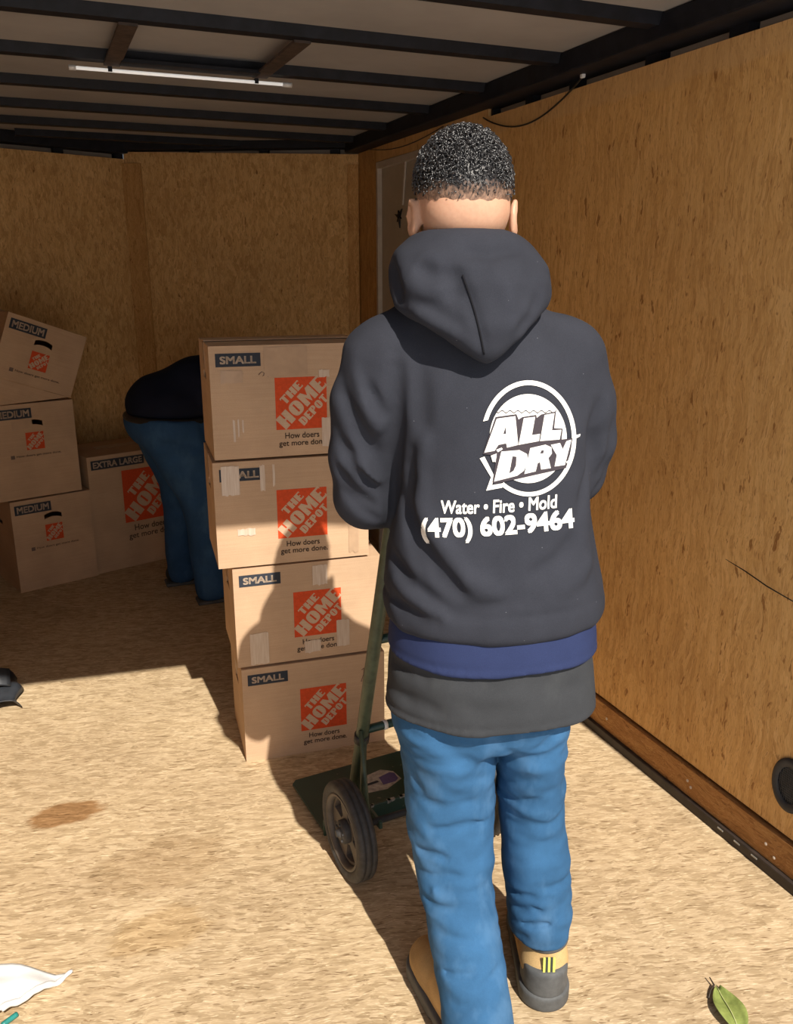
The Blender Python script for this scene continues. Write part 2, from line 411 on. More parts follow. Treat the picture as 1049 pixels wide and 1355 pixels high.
# right wall: sheets of strand board on black posts, outer skin behind
wr = box_obj('wall_right', (XR, YO, 0.124), (XR+0.012, 2.938, ZT), 'wall'); S(wr)
box_obj('board_panel', (XR+0.001, 2.942, 0.124), (XR+0.012, 3.22, 2.028), 'wall', wr)
box_obj('board_panel', (XR+0.001, 3.22, 1.952), (XR+0.012, 4.055, 2.028), 'wall', wr)
box_obj('board_panel', (XR+0.001, 4.055, 0.124), (XR+0.012, 4.30, 2.028), 'batten', wr)
box_obj('outer_skin', (XR+0.045, YO, -0.05), (XR+0.052, 4.36, 2.10), 'skin_panel', wr)
y = 0.98; i = 0
for y in (1.12, 1.42, 1.71, 2.02, 2.40, 2.66, 2.93):
    w = 0.062 if y not in (2.40, 2.66) else 0.045
    box_obj('wall_post', (XR+0.0125, y, 0.0), (XR+0.045, y+w, 2.06), 'black_steel', wr)
tr = box_obj('baseboard_right', (XR-0.010, YO, 0.030), (XR+0.012, 3.22, 0.113), 'skirt'); S(tr)
box_obj('dark_angle', (XR-0.022, YO, 0.0), (XR+0.012, 3.22, 0.030), 'gasket', tr, bevel=0.003)
rs = random.Random(4)
for yy, zz in ((1.62, 0.075), (1.605, 0.062), (1.33, 0.07), (1.30, 0.05), (2.0, 0.07), (1.05, 0.07)):
    bm = bmesh.new(); bm_lathe(bm, [(0.0045, 0), (0.0045, 0.0015), (0.002, 0.003)], 10, Matrix.Translation((XR-0.010, yy, zz)) @ Matrix.Rotation(-math.pi/2, 4, 'Y'))
    bm_obj('screw', bm, 'screw', tr)
for yy in (1.46, 1.40, 1.34):
    box_obj('staple', (XR-0.0235, yy, 0.018), (XR-0.022, yy+0.02, 0.022), 'metal_pale', tr)

tube_obj('gouge', [(XR-0.0002, 1.583, 0.752), (XR-0.0002, 1.516, 0.743), (XR-0.0002, 1.44, 0.728), (XR-0.0002, 1.33, 0.716)], [0.0006, 0.0016, 0.0018, 0.0012], 'stalk', wr, 5)

# side door at the far end of the right wall
dr = empty('door_1', (XR, 3.64, 0.0)); S(dr)
box_obj('door_panel', (0.018, -0.40, 0.02), (0.040, 0.40, 1.945), 'door', dr)
for a, b, c, d in ((0.388, 0.41, 0.0, 1.955), (-0.415, -0.393, 0.0, 1.955)):
    box_obj('door_frame', (-0.004, a, c), (0.034, b, d), 'door_trim', dr, bevel=0.002)
box_obj('door_frame', (-0.004, -0.393, 1.925), (0.034, 0.388, 1.955), 'door_trim', dr, bevel=0.002)
bm = bmesh.new(); bm_box(bm, (-0.004, -0.008, -0.115), (0.004, 0.008, 0.115), 0.001, Matrix.Translation((0.012, 0.10, 1.86)) @ Matrix.Rotation(math.radians(10), 4, 'X'))
bm_obj('door_stay', bm, 'door_trim', dr)
bm = bmesh.new()
for k in range(6):
    a = k*math.pi/3+0.3; L = 0.05 if k % 2 == 0 else 0.03
    p = [(0, 0.010*math.cos(a+1.2), 0.010*math.sin(a+1.2)), (0, L*math.cos(a), L*math.sin(a)), (0, 0.010*math.cos(a-1.2), 0.010*math.sin(a-1.2))]
    q = [bm.verts.new(v) for v in p] + [bm.verts.new((-0.006, v[1], v[2])) for v in p]
    bm.faces.new(q[:3]); bm.faces.new(q[3:][::-1])
    for j in range(3): bm.faces.new((q[j], q[(j+1) % 3], q[3+(j+1) % 3], q[3+j]))
bmesh.ops.transform(bm, matrix=Matrix.Translation((0.017, 0.165, 1.697)), verts=bm.verts)
bm_obj('door_latch', bm, 'black_steel', dr)

# V-shaped front wall: two sheets, a batten over the joint, black frame above
def slab(name, a, b, z0, z1, t, mat, parent=None, off=0.0, ztb=None):
    """upright slab between plan points a and b, thickness t away from the camera"""
    a = Vector((a[0], a[1], 0)); b = Vector((b[0], b[1], 0)); d = (b-a).normalized(); nrm = Vector((-d.y, d.x, 0))
    if nrm.y < 0: nrm = -nrm
    ztb = z1 if ztb is None else ztb
    p = [a+nrm*off, b+nrm*off, b+nrm*(off+t), a+nrm*(off+t)]
    zz = [z1, ztb, ztb, z1]
    v = [(q.x, q.y, z0) for q in p] + [(q.x, q.y, z) for q, z in zip(p, zz)]
    bm = bmesh.new(); w = [bm.verts.new(q) for q in v]
    for f in ((0, 1, 2, 3), (4, 5, 6, 7), (0, 1, 5, 4), (1, 2, 6, 5), (2, 3, 7, 6), (3, 0, 4, 7)): bm.faces.new([w[i] for i in f])
    return bm_obj(name, bm, mat, parent)
def lerp2(a, b, t): return (a[0]+(b[0]-a[0])*t, a[1]+(b[1]-a[1])*t)
wb = slab('wall_back', APEX, CR, 0.0, 2.041, 0.012, 'wall_back', ztb=2.018); S(wb)
slab('board_panel', CL, APEX, 0.0, 2.006, 0.012, 'wall_back', wb, ztb=2.006)
slab('batten', lerp2(APEX, CR, -0.012), lerp2(APEX, CR, 0.075), 0.0, 1.985, 0.010, 'batten', wb, off=-0.011)
slab('corner_batten', lerp2(APEX, CR, 0.955), CR, 0.0, 1.97, 0.010, 'batten', wb, off=-0.011)
slab('outer_skin', (CL[0]-0.1, CL[1]), (APEX[0], APEX[1]+0.0), -0.05, 2.10, 0.006, 'skin_panel', wb, off=0.05)
slab('outer_skin', APEX, (CR[0]+0.1, CR[1]-0.05), -0.05, 2.10, 0.006, 'skin_panel', wb, off=0.05)
for t in (0.12, 0.42, 0.72, 0.985):
    slab('wall_post', lerp2(CL, APEX, t-0.02), lerp2(CL, APEX, t+0.02), 0.0, 2.06, 0.03, 'black_steel', wb, off=0.014)
for t in (0.02, 0.3, 0.6, 0.9):
    slab('wall_post', lerp2(APEX, CR, t-0.02), lerp2(APEX, CR, t+0.02), 0.0, 2.06, 0.03, 'black_steel', wb, off=0.014)
wl = box_obj('wall_left', (XL-0.012, YO, 0.0), (XL, CL[1]+0.05, ZT+0.03), 'wall'); S(wl)
box_obj('outer_skin', (XL-0.055, YO, -0.05), (XL-0.05, CL[1]+0.1, 2.10), 'skin_panel', wl)

# roof: lining sheet, its unseen rear edge slanted to shape the cast shadow line, black bows, rails, two light brackets
rf = prism_obj('ceiling', [(XL-0.06, 1.19), (-0.27, 1.155), (0.44, 1.063), (0.83, 0.976), (XR+0.06, 0.93), (XR+0.06, CR[1]+0.02), (APEX[0], APEX[1]+0.07), (XL-0.06, CL[1]+0.05)], ZROOF, ZROOF+0.02, 'roof'); S(rf)
def bow_obj(y):
    bm = bmesh.new()
    prof = [(-0.032, ZROOF), (-0.022, 2.054), (0.022, 2.054), (0.032, ZROOF)]
    x0, x1 = XL+0.02, XR-0.02
    a = [bm.verts.new((x0, y+p, z)) for p, z in prof]; b = [bm.verts.new((x1, y+p, z)) for p, z in prof]
    for i in range(3): bm.faces.new((a[i], a[i+1], b[i+1], b[i]))
    bm.faces.new(a); bm.faces.new(b[::-1])
    return bm_obj('roof_bow', bm, 'black_steel', rf)
for y in (1.50, 1.945, 2.395, 2.86, 3.315, 3.765, 4.19): bow_obj(y)
slab('roof_bow', (0.0, 4.52), (1.05, 4.52), 2.054, ZROOF, 0.05, 'black_steel', rf)
tr1 = box_obj('trim_1', (XR-0.075, 0.95, 2.022), (XR+0.045, 4.30, ZROOF), 'black_steel', bevel=0.006); S(tr1)
tr2 = box_obj('trim_2', (XL-0.045, 1.2, 2.03), (XL+0.07, 4.40, ZROOF), 'black_steel', bevel=0.006); S(tr2)
tr3 = slab('trim_3', APEX, CR, 2.045, ZROOF, 0.09, 'black_steel', off=-0.05); S(tr3)
tr4 = slab('trim_4', CL, APEX, 2.030, ZROOF, 0.09, 'black_steel', off=-0.05); S(tr4)
tr5 = mesh_obj('trim_5', [(XL, 1.185, 2.06), (0.44, 1.063, 2.06), (XR, 0.935, 2.06), (XR, 0.985, 2.06), (0.44, 1.113, 2.06), (XL, 1.235, 2.06),
                          (XL, 1.185, 2.082), (0.44, 1.063, 2.082), (XR, 0.935, 2.082), (XR, 0.985, 2.082), (0.44, 1.113, 2.082), (XL, 1.235, 2.082)],
               [(0, 1, 4, 5), (1, 2, 3, 4), (6, 11, 10, 7), (7, 10, 9, 8), (0, 6, 7, 1), (1, 7, 8, 2), (5, 4, 10, 11), (4, 3, 9, 10), (2, 8, 9, 3), (0, 5, 11, 6)], 'black_steel'); S(tr5)
for x in (0.262, 0.705):
    box_obj('light_bracket', (x, 2.40, 2.046), (x+0.046, 2.875, 2.053), 'rust_steel', rf)
box_obj('light_bracket', (0.305, 2.79, 2.043), (0.71, 2.85, 2.053), 'black_steel', rf)

# the strip light under the bows
tl = empty('tube_light', (0.50, 2.885, 2.036))
tag(tl, 'thin white tube light fixed under the black roof bows', 'light')
def lampline(x0, x1, r, name, mat):
    bm = bmesh.new(); bm_tube(bm, [(x0, 0, 0), (x1, 0, 0)], r, 12); return bm_obj(name, bm, mat, tl, True)
lampline(-0.315, 0.305, 0.0050, 'tube', 'tube'); lampline(-0.335, -0.315, 0.0075, 'end_cap', 'plug'); lampline(0.305, 0.335, 0.0075, 'end_cap', 'plug')
for x in (-0.22, 0.22): box_obj('clip', (x-0.006, -0.008, -0.004), (x+0.006, 0.008, 0.010), 'black_steel', tl)

# cable hanging from the rail, with its white connector
cb = empty('cable', (XR-0.012, 2.94, 2.0)); tag(cb, 'thin black cable sagging along the top of the right board wall', 'cable')
pts = []
for i in range(25):
    t = i/24; yy = 0.02-0.62*t; zz = -0.005+0.012*t-0.075*math.sin(math.pi*t)**0.9
    pts.append((0.002, yy, zz+0.012*t))
pts += [(0.0, -0.615, 0.03), (-0.01, -0.63, 0.05), (-0.03, -0.66, 0.06), (-0.05, -0.70, 0.075)]
tube_obj('wire', pts, 0.0028, 'cable', cb, 6)
bm = bmesh.new(); bm_box(bm, (-0.010, -0.615, 0.012), (0.002, -0.600, 0.032), 0.003); bm_obj('connector', bm, 'plug', cb)
tube_obj('wire_tail', [(-0.005, -0.61, 0.03), (-0.03, -0.60, 0.055), (-0.05, -0.63, 0.06), (-0.03, -0.67, 0.05), (-0.02, -0.64, 0.07)], 0.0022, 'cable', cb, 6)
# far cable stretch near the door
tube_obj('wire', [(0.0, 0.35+0.9*t, 0.010+0.02*t-0.035*math.sin(math.pi*t)) for t in [i/10 for i in range(11)]], 0.0022, 'cable', cb, 6)

# low black vent in the right wall
vt = empty('wall_vent', (XR, 1.292, 0.262)); tag(vt, 'black oval vent with mesh set low in the right board wall', 'vent')
RY = Matrix.Rotation(-math.pi/2, 4, 'Y')
bm = bmesh.new(); bm_lathe(bm, [(0.034, 0.0), (0.052, 0.0), (0.053, 0.006), (0.047, 0.009), (0.036, 0.006)], 36, RY @ Matrix.Diagonal((1.35, 1, 1, 1)), closed=True)
bm_obj('rim', bm, 'rubber', vt, True)
bm = bmesh.new(); bm_lathe(bm, [(0.036, -0.001), (0.036, 0.0012)], 36, RY @ Matrix.Diagonal((1.35, 1, 1, 1))); bm_obj('recess', bm, 'black_plastic', vt)
bm = bmesh.new()
for k in range(-5, 6):
    w = math.sqrt(max(0, 1-(k/6)**2))
    bm_tube(bm, [(-0.004, k*0.006, -0.047*w), (-0.004, k*0.006, 0.047*w)], 0.0008, 4)
for k in range(-7, 8):
    w = math.sqrt(max(0, 1-(k/8)**2))
    bm_tube(bm, [(-0.004, -0.035*w, k*0.006), (-0.004, 0.035*w, k*0.006)], 0.0008, 4)
bm_obj('mesh_grille', bm, 'rubber', vt)

# ------------------------------------------------------------------ cardboard boxes
def bm_panel(bm, vf, M, t):
    """flat panel from 2D fill (u, v) placed by M (u -> x, v -> z), thickness t to +y"""
    v2, f2 = vf
    vv = [bm.verts.new((u, 0.0, v)) for u, v in v2]
    ff = []
    for f in f2:
        try: ff.append(bm.faces.new([vv[i] for i in f]))
        except ValueError: pass
    r = bmesh.ops.extrude_face_region(bm, geom=ff)
    nv = [g for g in r['geom'] if isinstance(g, bmesh.types.BMVert)]
    bmesh.ops.translate(bm, verts=nv, vec=(0, t, 0))
    allv = list(set(vv+nv))
    bmesh.ops.transform(bm, matrix=M, verts=allv)
def rect(x0, y0, x1, y1): return [(x0, y0), (x1, y0), (x1, y1), (x0, y1)]
def hand_hole(cx, cy, w=0.08, h=0.022, droop=0.010):
    up = [(cx-w/2+w*i/10, cy+h/2-droop*(2*i/10-1)**2) for i in range(11)]
    dn = [(cx-w/2+w*i/10, cy-h/2-droop*(2*i/10-1)**2) for i in range(11)]
    return up+dn[::-1]
def decal(name, vf, M, mat, parent, eps=0.0008):
    v2, f2 = vf
    return mesh_obj(name, [M @ Vector((u, -eps, v)) for u, v in v2], f2, mat, parent)

# stencil capitals in a 0..w by 0..1 cell: outer loops and slits
def L_H(w): return [[(0, 0), (w*.44, 0), (w*.44, .43), (w*.56, .43), (w*.56, 0), (w, 0), (w, 1), (w*.56, 1), (w*.56, .57), (w*.44, .57), (w*.44, 1), (0, 1)]]
def L_E(w): return [[(0, 0), (w, 0), (w, .26), (w*.88, .15), (w*.55, .15), (w*.55, .43), (w*.8, .43), (w*.8, .57), (w*.55, .57), (w*.55, .85), (w*.88, .85), (w, .74), (w, 1), (0, 1)]]
def L_T(w): return [[(w*.28, 0), (w*.72, 0), (w*.72, .84), (w*.86, .84), (w, .70), (w, 1), (0, 1), (0, .70), (w*.14, .84), (w*.28, .84)]]
def L_O(w): return [[(w/2+(w/2)*abs(math.cos(a))**.75*(1 if math.cos(a) > 0 else -1), .5+.5*abs(math.sin(a))**.85*(1 if math.sin(a) > 0 else -1)) for a in [2*math.pi*i/28 for i in range(28)]],
                    [(w*.43, .18), (w*.57, .18), (w*.57, .82), (w*.43, .82)]]
def L_M(w): return [[(0, 0), (w*.30, 0), (w*.30, .55), (w*.5, .02), (w*.68, .55), (w*.68, 0), (w, 0), (w, 1), (w*.70, 1), (w*.5, .55), (w*.30, 1), (0, 1)]]
def L_D(w): return [[(0, 0), (w*.62, 0), (w*.9, .10), (w, .3), (w, .7), (w*.9, .90), (w*.62, 1), (0, 1)], [(w*.46, .15), (w*.58, .2), (w*.58, .8), (w*.46, .85)]]
def L_P(w): return [[(0, 0), (w*.5, 0), (w*.5, .40), (w*.8, .43), (w, .56), (w, .86), (w*.8, 1), (0, 1)], [(w*.5, .55), (w*.62, .6), (w*.62, .82), (w*.5, .87)]]
STENCIL = {'H': (L_H, 1.0), 'E': (L_E, .8), 'T': (L_T, .8), 'O': (L_O, .95), 'M': (L_M, 1.15), 'D': (L_D, .92), 'P': (L_P, .86)}
def stencil_word(word, hgt, length, gap=0.10):
    ws = [STENCIL[c][1] for c in word]; tot = sum(ws)+gap*(len(word)-1); k = length/tot; x = 0; V = []; Fc = []
    for c, w in zip(word, ws):
        v, f = fill2d(STENCIL[c][0](w))
        off = len(V); V += [((x+p[0])*k, p[1]*hgt) for p in v]; Fc += [tuple(i+off for i in q) for q in f]
        x += w+gap
    return V, Fc
_logo_cache = {}
def logo_lettering(size):
    """THE / HOME / DEPOT on the rising diagonal of a square with lower-left corner 0,0"""
    if size in _logo_cache: return _logo_cache[size]
    V = []; Fc = []; r = math.sqrt(0.5)
    for word, hgt, length, start, base in (('HOME', 0.285, 1.17, -0.575, -0.135), ('THE', 0.165, 0.50, -0.235, 0.20), ('DEPOT', 0.165, 0.70, -0.285, -0.345)):
        v, f = stencil_word(word, hgt, length)
        off = len(V)
        for a, b in v:
            a += start; b += base
            V.append(((0.5+(a-b)*r)*size, (0.5+(a+b)*r)*size))
        Fc += [tuple(i+off for i in q) for q in f]
    _logo_cache[size] = (V, Fc)
    return V, Fc

def cardboard_box(name, w, d, h, loc, rot, label, size_word, style, group, tilt=0.0, tapes=(), hole_front=False, flaps=True, lbl_w=0.122, seed=0):
    """Empty at base centre; x = width, front face at -d/2"""
    t = 0.004
    root = empty(name, loc); root.rotation_euler = (0, tilt, rot)
    tag(root, label, 'box', group)
    bm = bmesh.new()
    I = Matrix.Translation
    front = [rect(-w/2, 0, w/2, h)]
    if hole_front: front.append(hand_hole(0.0, h-0.082))
    bm_panel(bm, fill2d(front), I((0, -d/2, 0)), t)
    bm_panel(bm, fill2d([rect(-w/2, 0, w/2, h)]), I((0, d/2-t, 0)), t)
    side = [rect(-d/2+t, 0, d/2-t, h), hand_hole(0.0, h*0.72, 0.075, 0.020, 0.004)]
    RZ = Matrix.Rotation(math.pi/2, 4, 'Z')
    bm_panel(bm, fill2d(side), I((-w/2+t, 0, 0)) @ RZ, t)
    bm_panel(bm, fill2d(side), I((w/2, 0, 0)) @ RZ, t)
    bm_box(bm, (-w/2+t, -d/2+t, 0.0), (w/2-t, d/2-t, t))
    body = bm_obj('body', bm, 'card', root)
    rr = random.Random(seed)
    if flaps:
        for s in (-1, 1):   # the two long top flaps, meeting over the middle
            lift = rr.uniform(0.001, 0.006)
            bm = bmesh.new()
            y0, y1 = (-d/2, -0.002) if s < 0 else (0.002, d/2)
            vs_ = bm_box(bm, (-w/2, y0, h), (w/2, y1, h+t))
            for v in vs_:
                if abs(v.co.y) < 0.01: v.co.z += lift
            bm_obj('top_flap', bm, 'card', root)
        box_obj('top_tape', (-0.16 if seed % 2 else -w/2-0.001, -0.03, h+t+0.004), (w/2+0.001, 0.03, h+t+0.007), 'tape_brown', root)
        # fold crease strip down the side
        for sx in (-1, 1):
            box_obj('side_tape', (sx*(w/2+0.0006)-0.0005, -0.03, h-0.07), (sx*(w/2+0.0006)+0.0005, 0.03, h+0.004), 'tape_brown', root)
    FM = I((-w/2, -d/2, 0))     # u from the left edge, v from the bottom
    lh = 0.036 if style == 'small' else 0.046
    lp = decal('size_label', fill2d([rect(0.017, h-0.016-lh, 0.017+lbl_w, h-0.016)]), FM, 'navy_print', root, 0.0006)
    m = 0.008 if style == 'small' else 0.006
    decal('label_text', text2d(size_word, lbl_w-2*m-0.008, lh-0.015, bold=0.03, x=0.017+m+0.004, y=h-0.016-lh+0.0075), FM, 'label_text', lp, 0.0010)
    if style == 'small':
        u0, vt, sz = 0.175, h-0.086, 0.146
    elif style == 'xl':
        u0, vt, sz = 0.165, h-0.085, 0.27
    else:
        u0, vt, sz = w/2-0.041, h-0.128, 0.08
    lg = decal('logo_panel', fill2d([rect(u0, vt-sz, u0+sz, vt)]), FM, 'orange', root, 0.0006)
    V, Fc = logo_lettering(1.0)
    decal('logo_lettering', ([(u0+a*sz, vt-sz+b*sz) for a, b in V], Fc), FM, 'card_print', lg, 0.0010)
    if style in ('small', 'xl'):
        k = sz/0.146
        decal('slogan_text', text2d('How doers', 0.098*k, 0.017*k, bold=0.012, x=u0+0.024*k, y=vt-sz-0.026*k), FM, 'dark_print', root)
        decal('slogan_text', text2d('get more done.', 0.140*k, 0.021*k, bold=0.012, x=u0+0.006*k, y=vt-sz-0.052*k), FM, 'dark_print', root)
    else:
        decal('print_mark', fill2d([rect(w/2-0.115, h-0.243, w/2-0.098, h-0.226)]), FM, 'ink_faint', root)
        decal('print_line', text2d('How doers get more done.', 0.20, 0.013, bold=0.01, x=w/2-0.09, y=h-0.241), FM, 'dark_print', root)
    for (u, v, tw, th, mt) in tapes:
        n = 7; lp_ = [(u, v-th)] + [(u+tw*(i/n)+rr.uniform(-.1, .1)*tw/n, v-th+rr.uniform(-0.004, 0.003)) for i in range(1, n)] + [(u+tw, v-th)]
        lp_ += [(u+tw+rr.uniform(-0.001, 0.001), v-th*0.5), (u+tw, v)] + [(u+tw*(1-i/n), v+rr.uniform(-0.002, 0.002)) for i in range(1, n)] + [(u, v)]
        vf = fill2d([lp_]); bm = bmesh.new(); bm_panel(bm, vf, FM @ I((0, -0.0016, 0)), 0.0005)
        bm_obj('tape_strip', bm, mt, root)
    return root

SYAW = math.radians(-5.5)
sR = Vector((math.cos(SYAW), math.sin(SYAW), 0)); sF = Vector((-math.sin(SYAW), math.cos(SYAW), 0))
SW, SD, SH = 0.446, 0.305, 0.311
def stack_loc(u, z, f=0.0):
    return Vector((0.455, 2.308, z)) + sR*(u+SW/2) + sF*(SD/2+f)
sg = 'small boxes stacked by the hand truck'
SLIFT = 0.0115
b4 = cardboard_box('cardboard_box', SW, SD, SH, stack_loc(0.0, 0.0), SYAW, 'small brown cardboard box on the floor, bottom one of the tall stack', 'SMALL', 'small', sg, seed=1)
b3 = cardboard_box('cardboard_box', SW, SD, SH-0.003, stack_loc(-0.011, SH+SLIFT, 0.004), SYAW+0.008, 'small brown box second from the bottom of the tall stack, half sunlit', 'SMALL', 'small', sg, seed=2,
    tapes=[(0.040, 0.105, 0.055, 0.10, 'tape'), (0.305, 0.115, 0.040, 0.085, 'tape'), (0.235, 0.300, 0.045, 0.062, 'tape'), (0.205, 0.060, 0.050, 0.040, 'tape')])
b2 = cardboard_box('cardboard_box', SW, SD, SH-0.003, stack_loc(-0.047, 2*SH+2*SLIFT-0.003, 0.0), SYAW-0.006, 'small brown box third from the floor, white tape over its size label', 'SMALL', 'small', sg, seed=3,
    tapes=[(0.022, 0.300, 0.050, 0.083, 'tape'), (0.130, 0.298, 0.014, 0.075, 'tape'), (0.166, 0.297, 0.006, 0.062, 'tape'), (0.060, 0.115, 0.05, 0.02, 'tape'), (0.385, 0.10, 0.03, 0.085, 'tape_brown')])
b1 = cardboard_box('cardboard_box', SW, SD, SH-0.003, stack_loc(-0.041, 3*SH+3*SLIFT-0.006, 0.002), SYAW+0.004, 'small brown box on top of the tall stack, in full shade', 'SMALL', 'small', sg, seed=4,
    tapes=[(0.148, 0.306, 0.120, 0.078, 'tape_brown'), (0.028, 0.245, 0.060, 0.034, 'tape_brown'), (0.305, 0.105, 0.034, 0.082, 'tape'), (0.055, 0.110, 0.006, 0.06, 'tape'), (0.068, 0.112, 0.004, 0.05, 'tape'), (0.080, 0.110, 0.005, 0.035, 'tape'), (0.300, 0.240, 0.030, 0.02, 'tape')])
# pen marks: small scribble on the top box, number on the bottom box
def pen(name, parent, pts, r=0.0011, w=SW, d=SD):
    tube_obj(name, [(-w/2+u, -d/2-0.0005, v) for u, v in pts], r, 'ink_faint', parent, 5)
pen('pen_mark', b1, [(0.132, 0.232), (0.140, 0.240), (0.148, 0.236), (0.143, 0.228), (0.150, 0.232), (0.158, 0.226)])
pen('pen_mark', b4, [(0.372, 0.262), (0.380, 0.268), (0.378, 0.245), (0.370, 0.222), (0.384, 0.226)])
pen('pen_mark', b4, [(0.400+0.011*math.cos(a), 0.245+0.022*math.sin(a)) for a in [0.5*i for i in range(14)]])

MYAW = math.radians(18.0)
mR = Vector((math.cos(MYAW), math.sin(MYAW), 0)); mF = Vector((-math.sin(MYAW), math.cos(MYAW), 0))
MW, MD, MH = 0.372, 0.385, 0.436
mg = 'larger boxes piled at the front end'
c_l = Vector((-0.204, 4.115, 0)) + mR*(MW/2) + mF*(MD/2)
cardboard_box('cardboard_box', MW, MD, MH, c_l, MYAW, 'medium brown box on the floor at the far left, lowest of its pile', 'MEDIUM', 'medium', mg, hole_front=True, lbl_w=0.165, seed=5)
b_l = Vector((0.117, 4.222, MH+SLIFT)) - mR*(MW/2) + mF*(MD/2)
cardboard_box('cardboard_box', MW, MD, MH-0.004, b_l, MYAW-0.02, 'medium brown box in the middle of the far left pile, standing level', 'MEDIUM', 'medium', mg, hole_front=True, lbl_w=0.165, seed=6,
    tapes=[(0.09, MH-0.075, 0.09, 0.04, 'tape_brown')])
d_l = Vector((0.150, 4.245, 0)) + mR*(0.27) + mF*(0.175)
cardboard_box('cardboard_box', 0.54, 0.35, 0.59, d_l, MYAW, 'extra large brown box with a big orange square, beside the bending person', 'EXTRA LARGE', 'xl', mg, lbl_w=0.27, seed=7)
AT = math.radians(21.0); AW, AH, AD = 0.355, 0.285, 0.34
zb = 2*MH+2*SLIFT-0.004+0.002
br = Vector((0.108, 4.205, zb))
Ma = Matrix.Rotation(MYAW, 4, 'Z') @ Matrix.Rotation(AT, 4, 'Y')
a_l = br - (Ma @ Vector((AW/2, -AD/2, 0)))
ab = cardboard_box('cardboard_box', AW, AD, AH, a_l, MYAW, 'medium brown box tipped over sideways on top of the far left pile', 'MEDIUM', 'medium', mg, tilt=AT, hole_front=True, lbl_w=0.16, seed=8)
bm = bmesh.new(); bm_panel(bm, fill2d([[(AW/2-0.01, -0.001), (-AW/2, -0.001), (-AW/2+0.02, -0.115), (-AW/2+0.06, -0.118)]]), Matrix.Translation((0, -AD/2, 0)), 0.004)
bm_obj('bottom_flap', bm, 'card', ab)

# ------------------------------------------------------------------ hand truck
HT = empty('hand_truck', (0.785, 1.735, 0.0), math.radians(4.5)); tag(HT, 'dark green hand truck with black wheels held by the person in the hoodie', 'hand truck')
TL = math.tan(math.radians(15.5))
def rp(x, z): return Vector((x, 0.175-(z-0.03)*TL, z))
for s in (-1, 1):
    x = 0.118*s
    bm = bmesh.new(); bm_tube(bm, [rp(x, 0.02), rp(x, 0.5), rp(x, 0.95), rp(x, 1.05)], 0.0165, 12)
    bm_obj('rail', bm, 'olive', HT, True)
    col = tube_obj('collar', [rp(x, 0.300), rp(x, 0.322)], 0.020, 'rubber', HT, 14)
    tube_obj('strut', [rp(x, 0.345)+Vector((s*0.012, -0.012, 0)), Vector((x+s*0.028, 0.0, 0.128))], 0.0065, 'olive', HT, 8)
    tube_obj('strut', [rp(x, 0.31)+Vector((0, -0.014, 0)), Vector((x, 0.10, 0.06))], 0.008, 'olive', HT, 8)
    box_obj('axle_bracket', (x-0.005, -0.015, 0.108), (x+0.005, 0.150, 0.130), 'green', HT, bevel=0.003)
    grip = tube_obj('grip', [rp(x, 1.045), rp(x, 1.075)+Vector((-s*0.004, -0.012, 0)), rp(x, 1.09)+Vector((-s*0.012, -0.03, 0.0)), rp(x, 1.09)+Vector((-s*0.012, -0.115, -0.004))], 0.0185, 'rubber', HT, 12)
for z, nm in ((0.335, 'crossbar'), (0.62, 'crossbar'), (0.92, 'crossbar')):
    cbx = tube_obj(nm, [rp(-0.118, z), rp(0.118, z)], 0.0115, 'green', HT, 10)
    if z < 0.4:
        tube_obj('tape_band', [rp(-0.060, z), rp(-0.050, z)], 0.0128, 'white_tape', cbx, 12)
tube_obj('axle', [(-0.235, 0, 0.125), (0.235, 0, 0.125)], 0.009, 'rubber', HT, 12)
# toe plate
bm = bmesh.new(); pl = [(-0.205, 0.165), (-0.205, 0.40), (-0.19, 0.415), (0.19, 0.415), (0.205, 0.40), (0.205, 0.165)]
n = len(pl)
vb = [bm.verts.new((p[0], p[1], 0.012)) for p in pl]; vt_ = [bm.verts.new((p[0], p[1], 0.018)) for p in pl]
bm.faces.new(vb[::-1]); bm.faces.new(vt_)
for i in range(n): bm.faces.new((vb[i], vb[(i+1) % n], vt_[(i+1) % n], vt_[i]))
bm_box(bm, (-0.205, 0.158, 0.0), (0.205, 0.166, 0.05), 0.002)
toe = bm_obj('toe_plate', bm, 'green', HT)
rr = random.Random(11)
for k in range(14):
    x = -0.10+0.19*rr.random(); w = rr.uniform(0.004, 0.016); hh = rr.uniform(0.003, 0.010)
    bm = bmesh.new(); q = [bm.verts.new(c) for c in ((x, 0.1572, 0.0508-hh), (x+w*0.8, 0.1572, 0.0508-hh*0.8), (x+w, 0.1572, 0.0508), (x, 0.1572, 0.0508), (x, 0.1665, 0.0508), (x+w, 0.1665, 0.0508))]
    bm.faces.new((q[0], q[1], q[2], q[3])); bm.faces.new((q[3], q[2], q[5], q[4]))
    bm_obj('paint_chip', bm, 'metal_pale', toe)
st = mesh_obj('sticker', [(-0.033, 0.258, 0.0188), (-0.023, 0.333, 0.0188), (0.057, 0.348, 0.0188), (0.087, 0.323, 0.0188), (0.092, 0.278, 0.0188), (0.032, 0.250, 0.0188)], [tuple(range(6))[::-1]], 'sticker', toe)
mesh_obj('sticker_print', [(0.030, 0.273, 0.0194), (0.034, 0.313, 0.0194), (0.074, 0.323, 0.0194), (0.086, 0.313, 0.0194), (0.084, 0.283, 0.0194), (0.070, 0.273, 0.0194)], [tuple(range(6))[::-1]], 'purple', st)
mesh_obj('sticker_print', [(-0.028, 0.288, 0.0194), (-0.024, 0.299, 0.0194), (0.022, 0.301, 0.0194), (0.026, 0.292, 0.0194)], [tuple(range(4))[::-1]], 'navy_print', st)
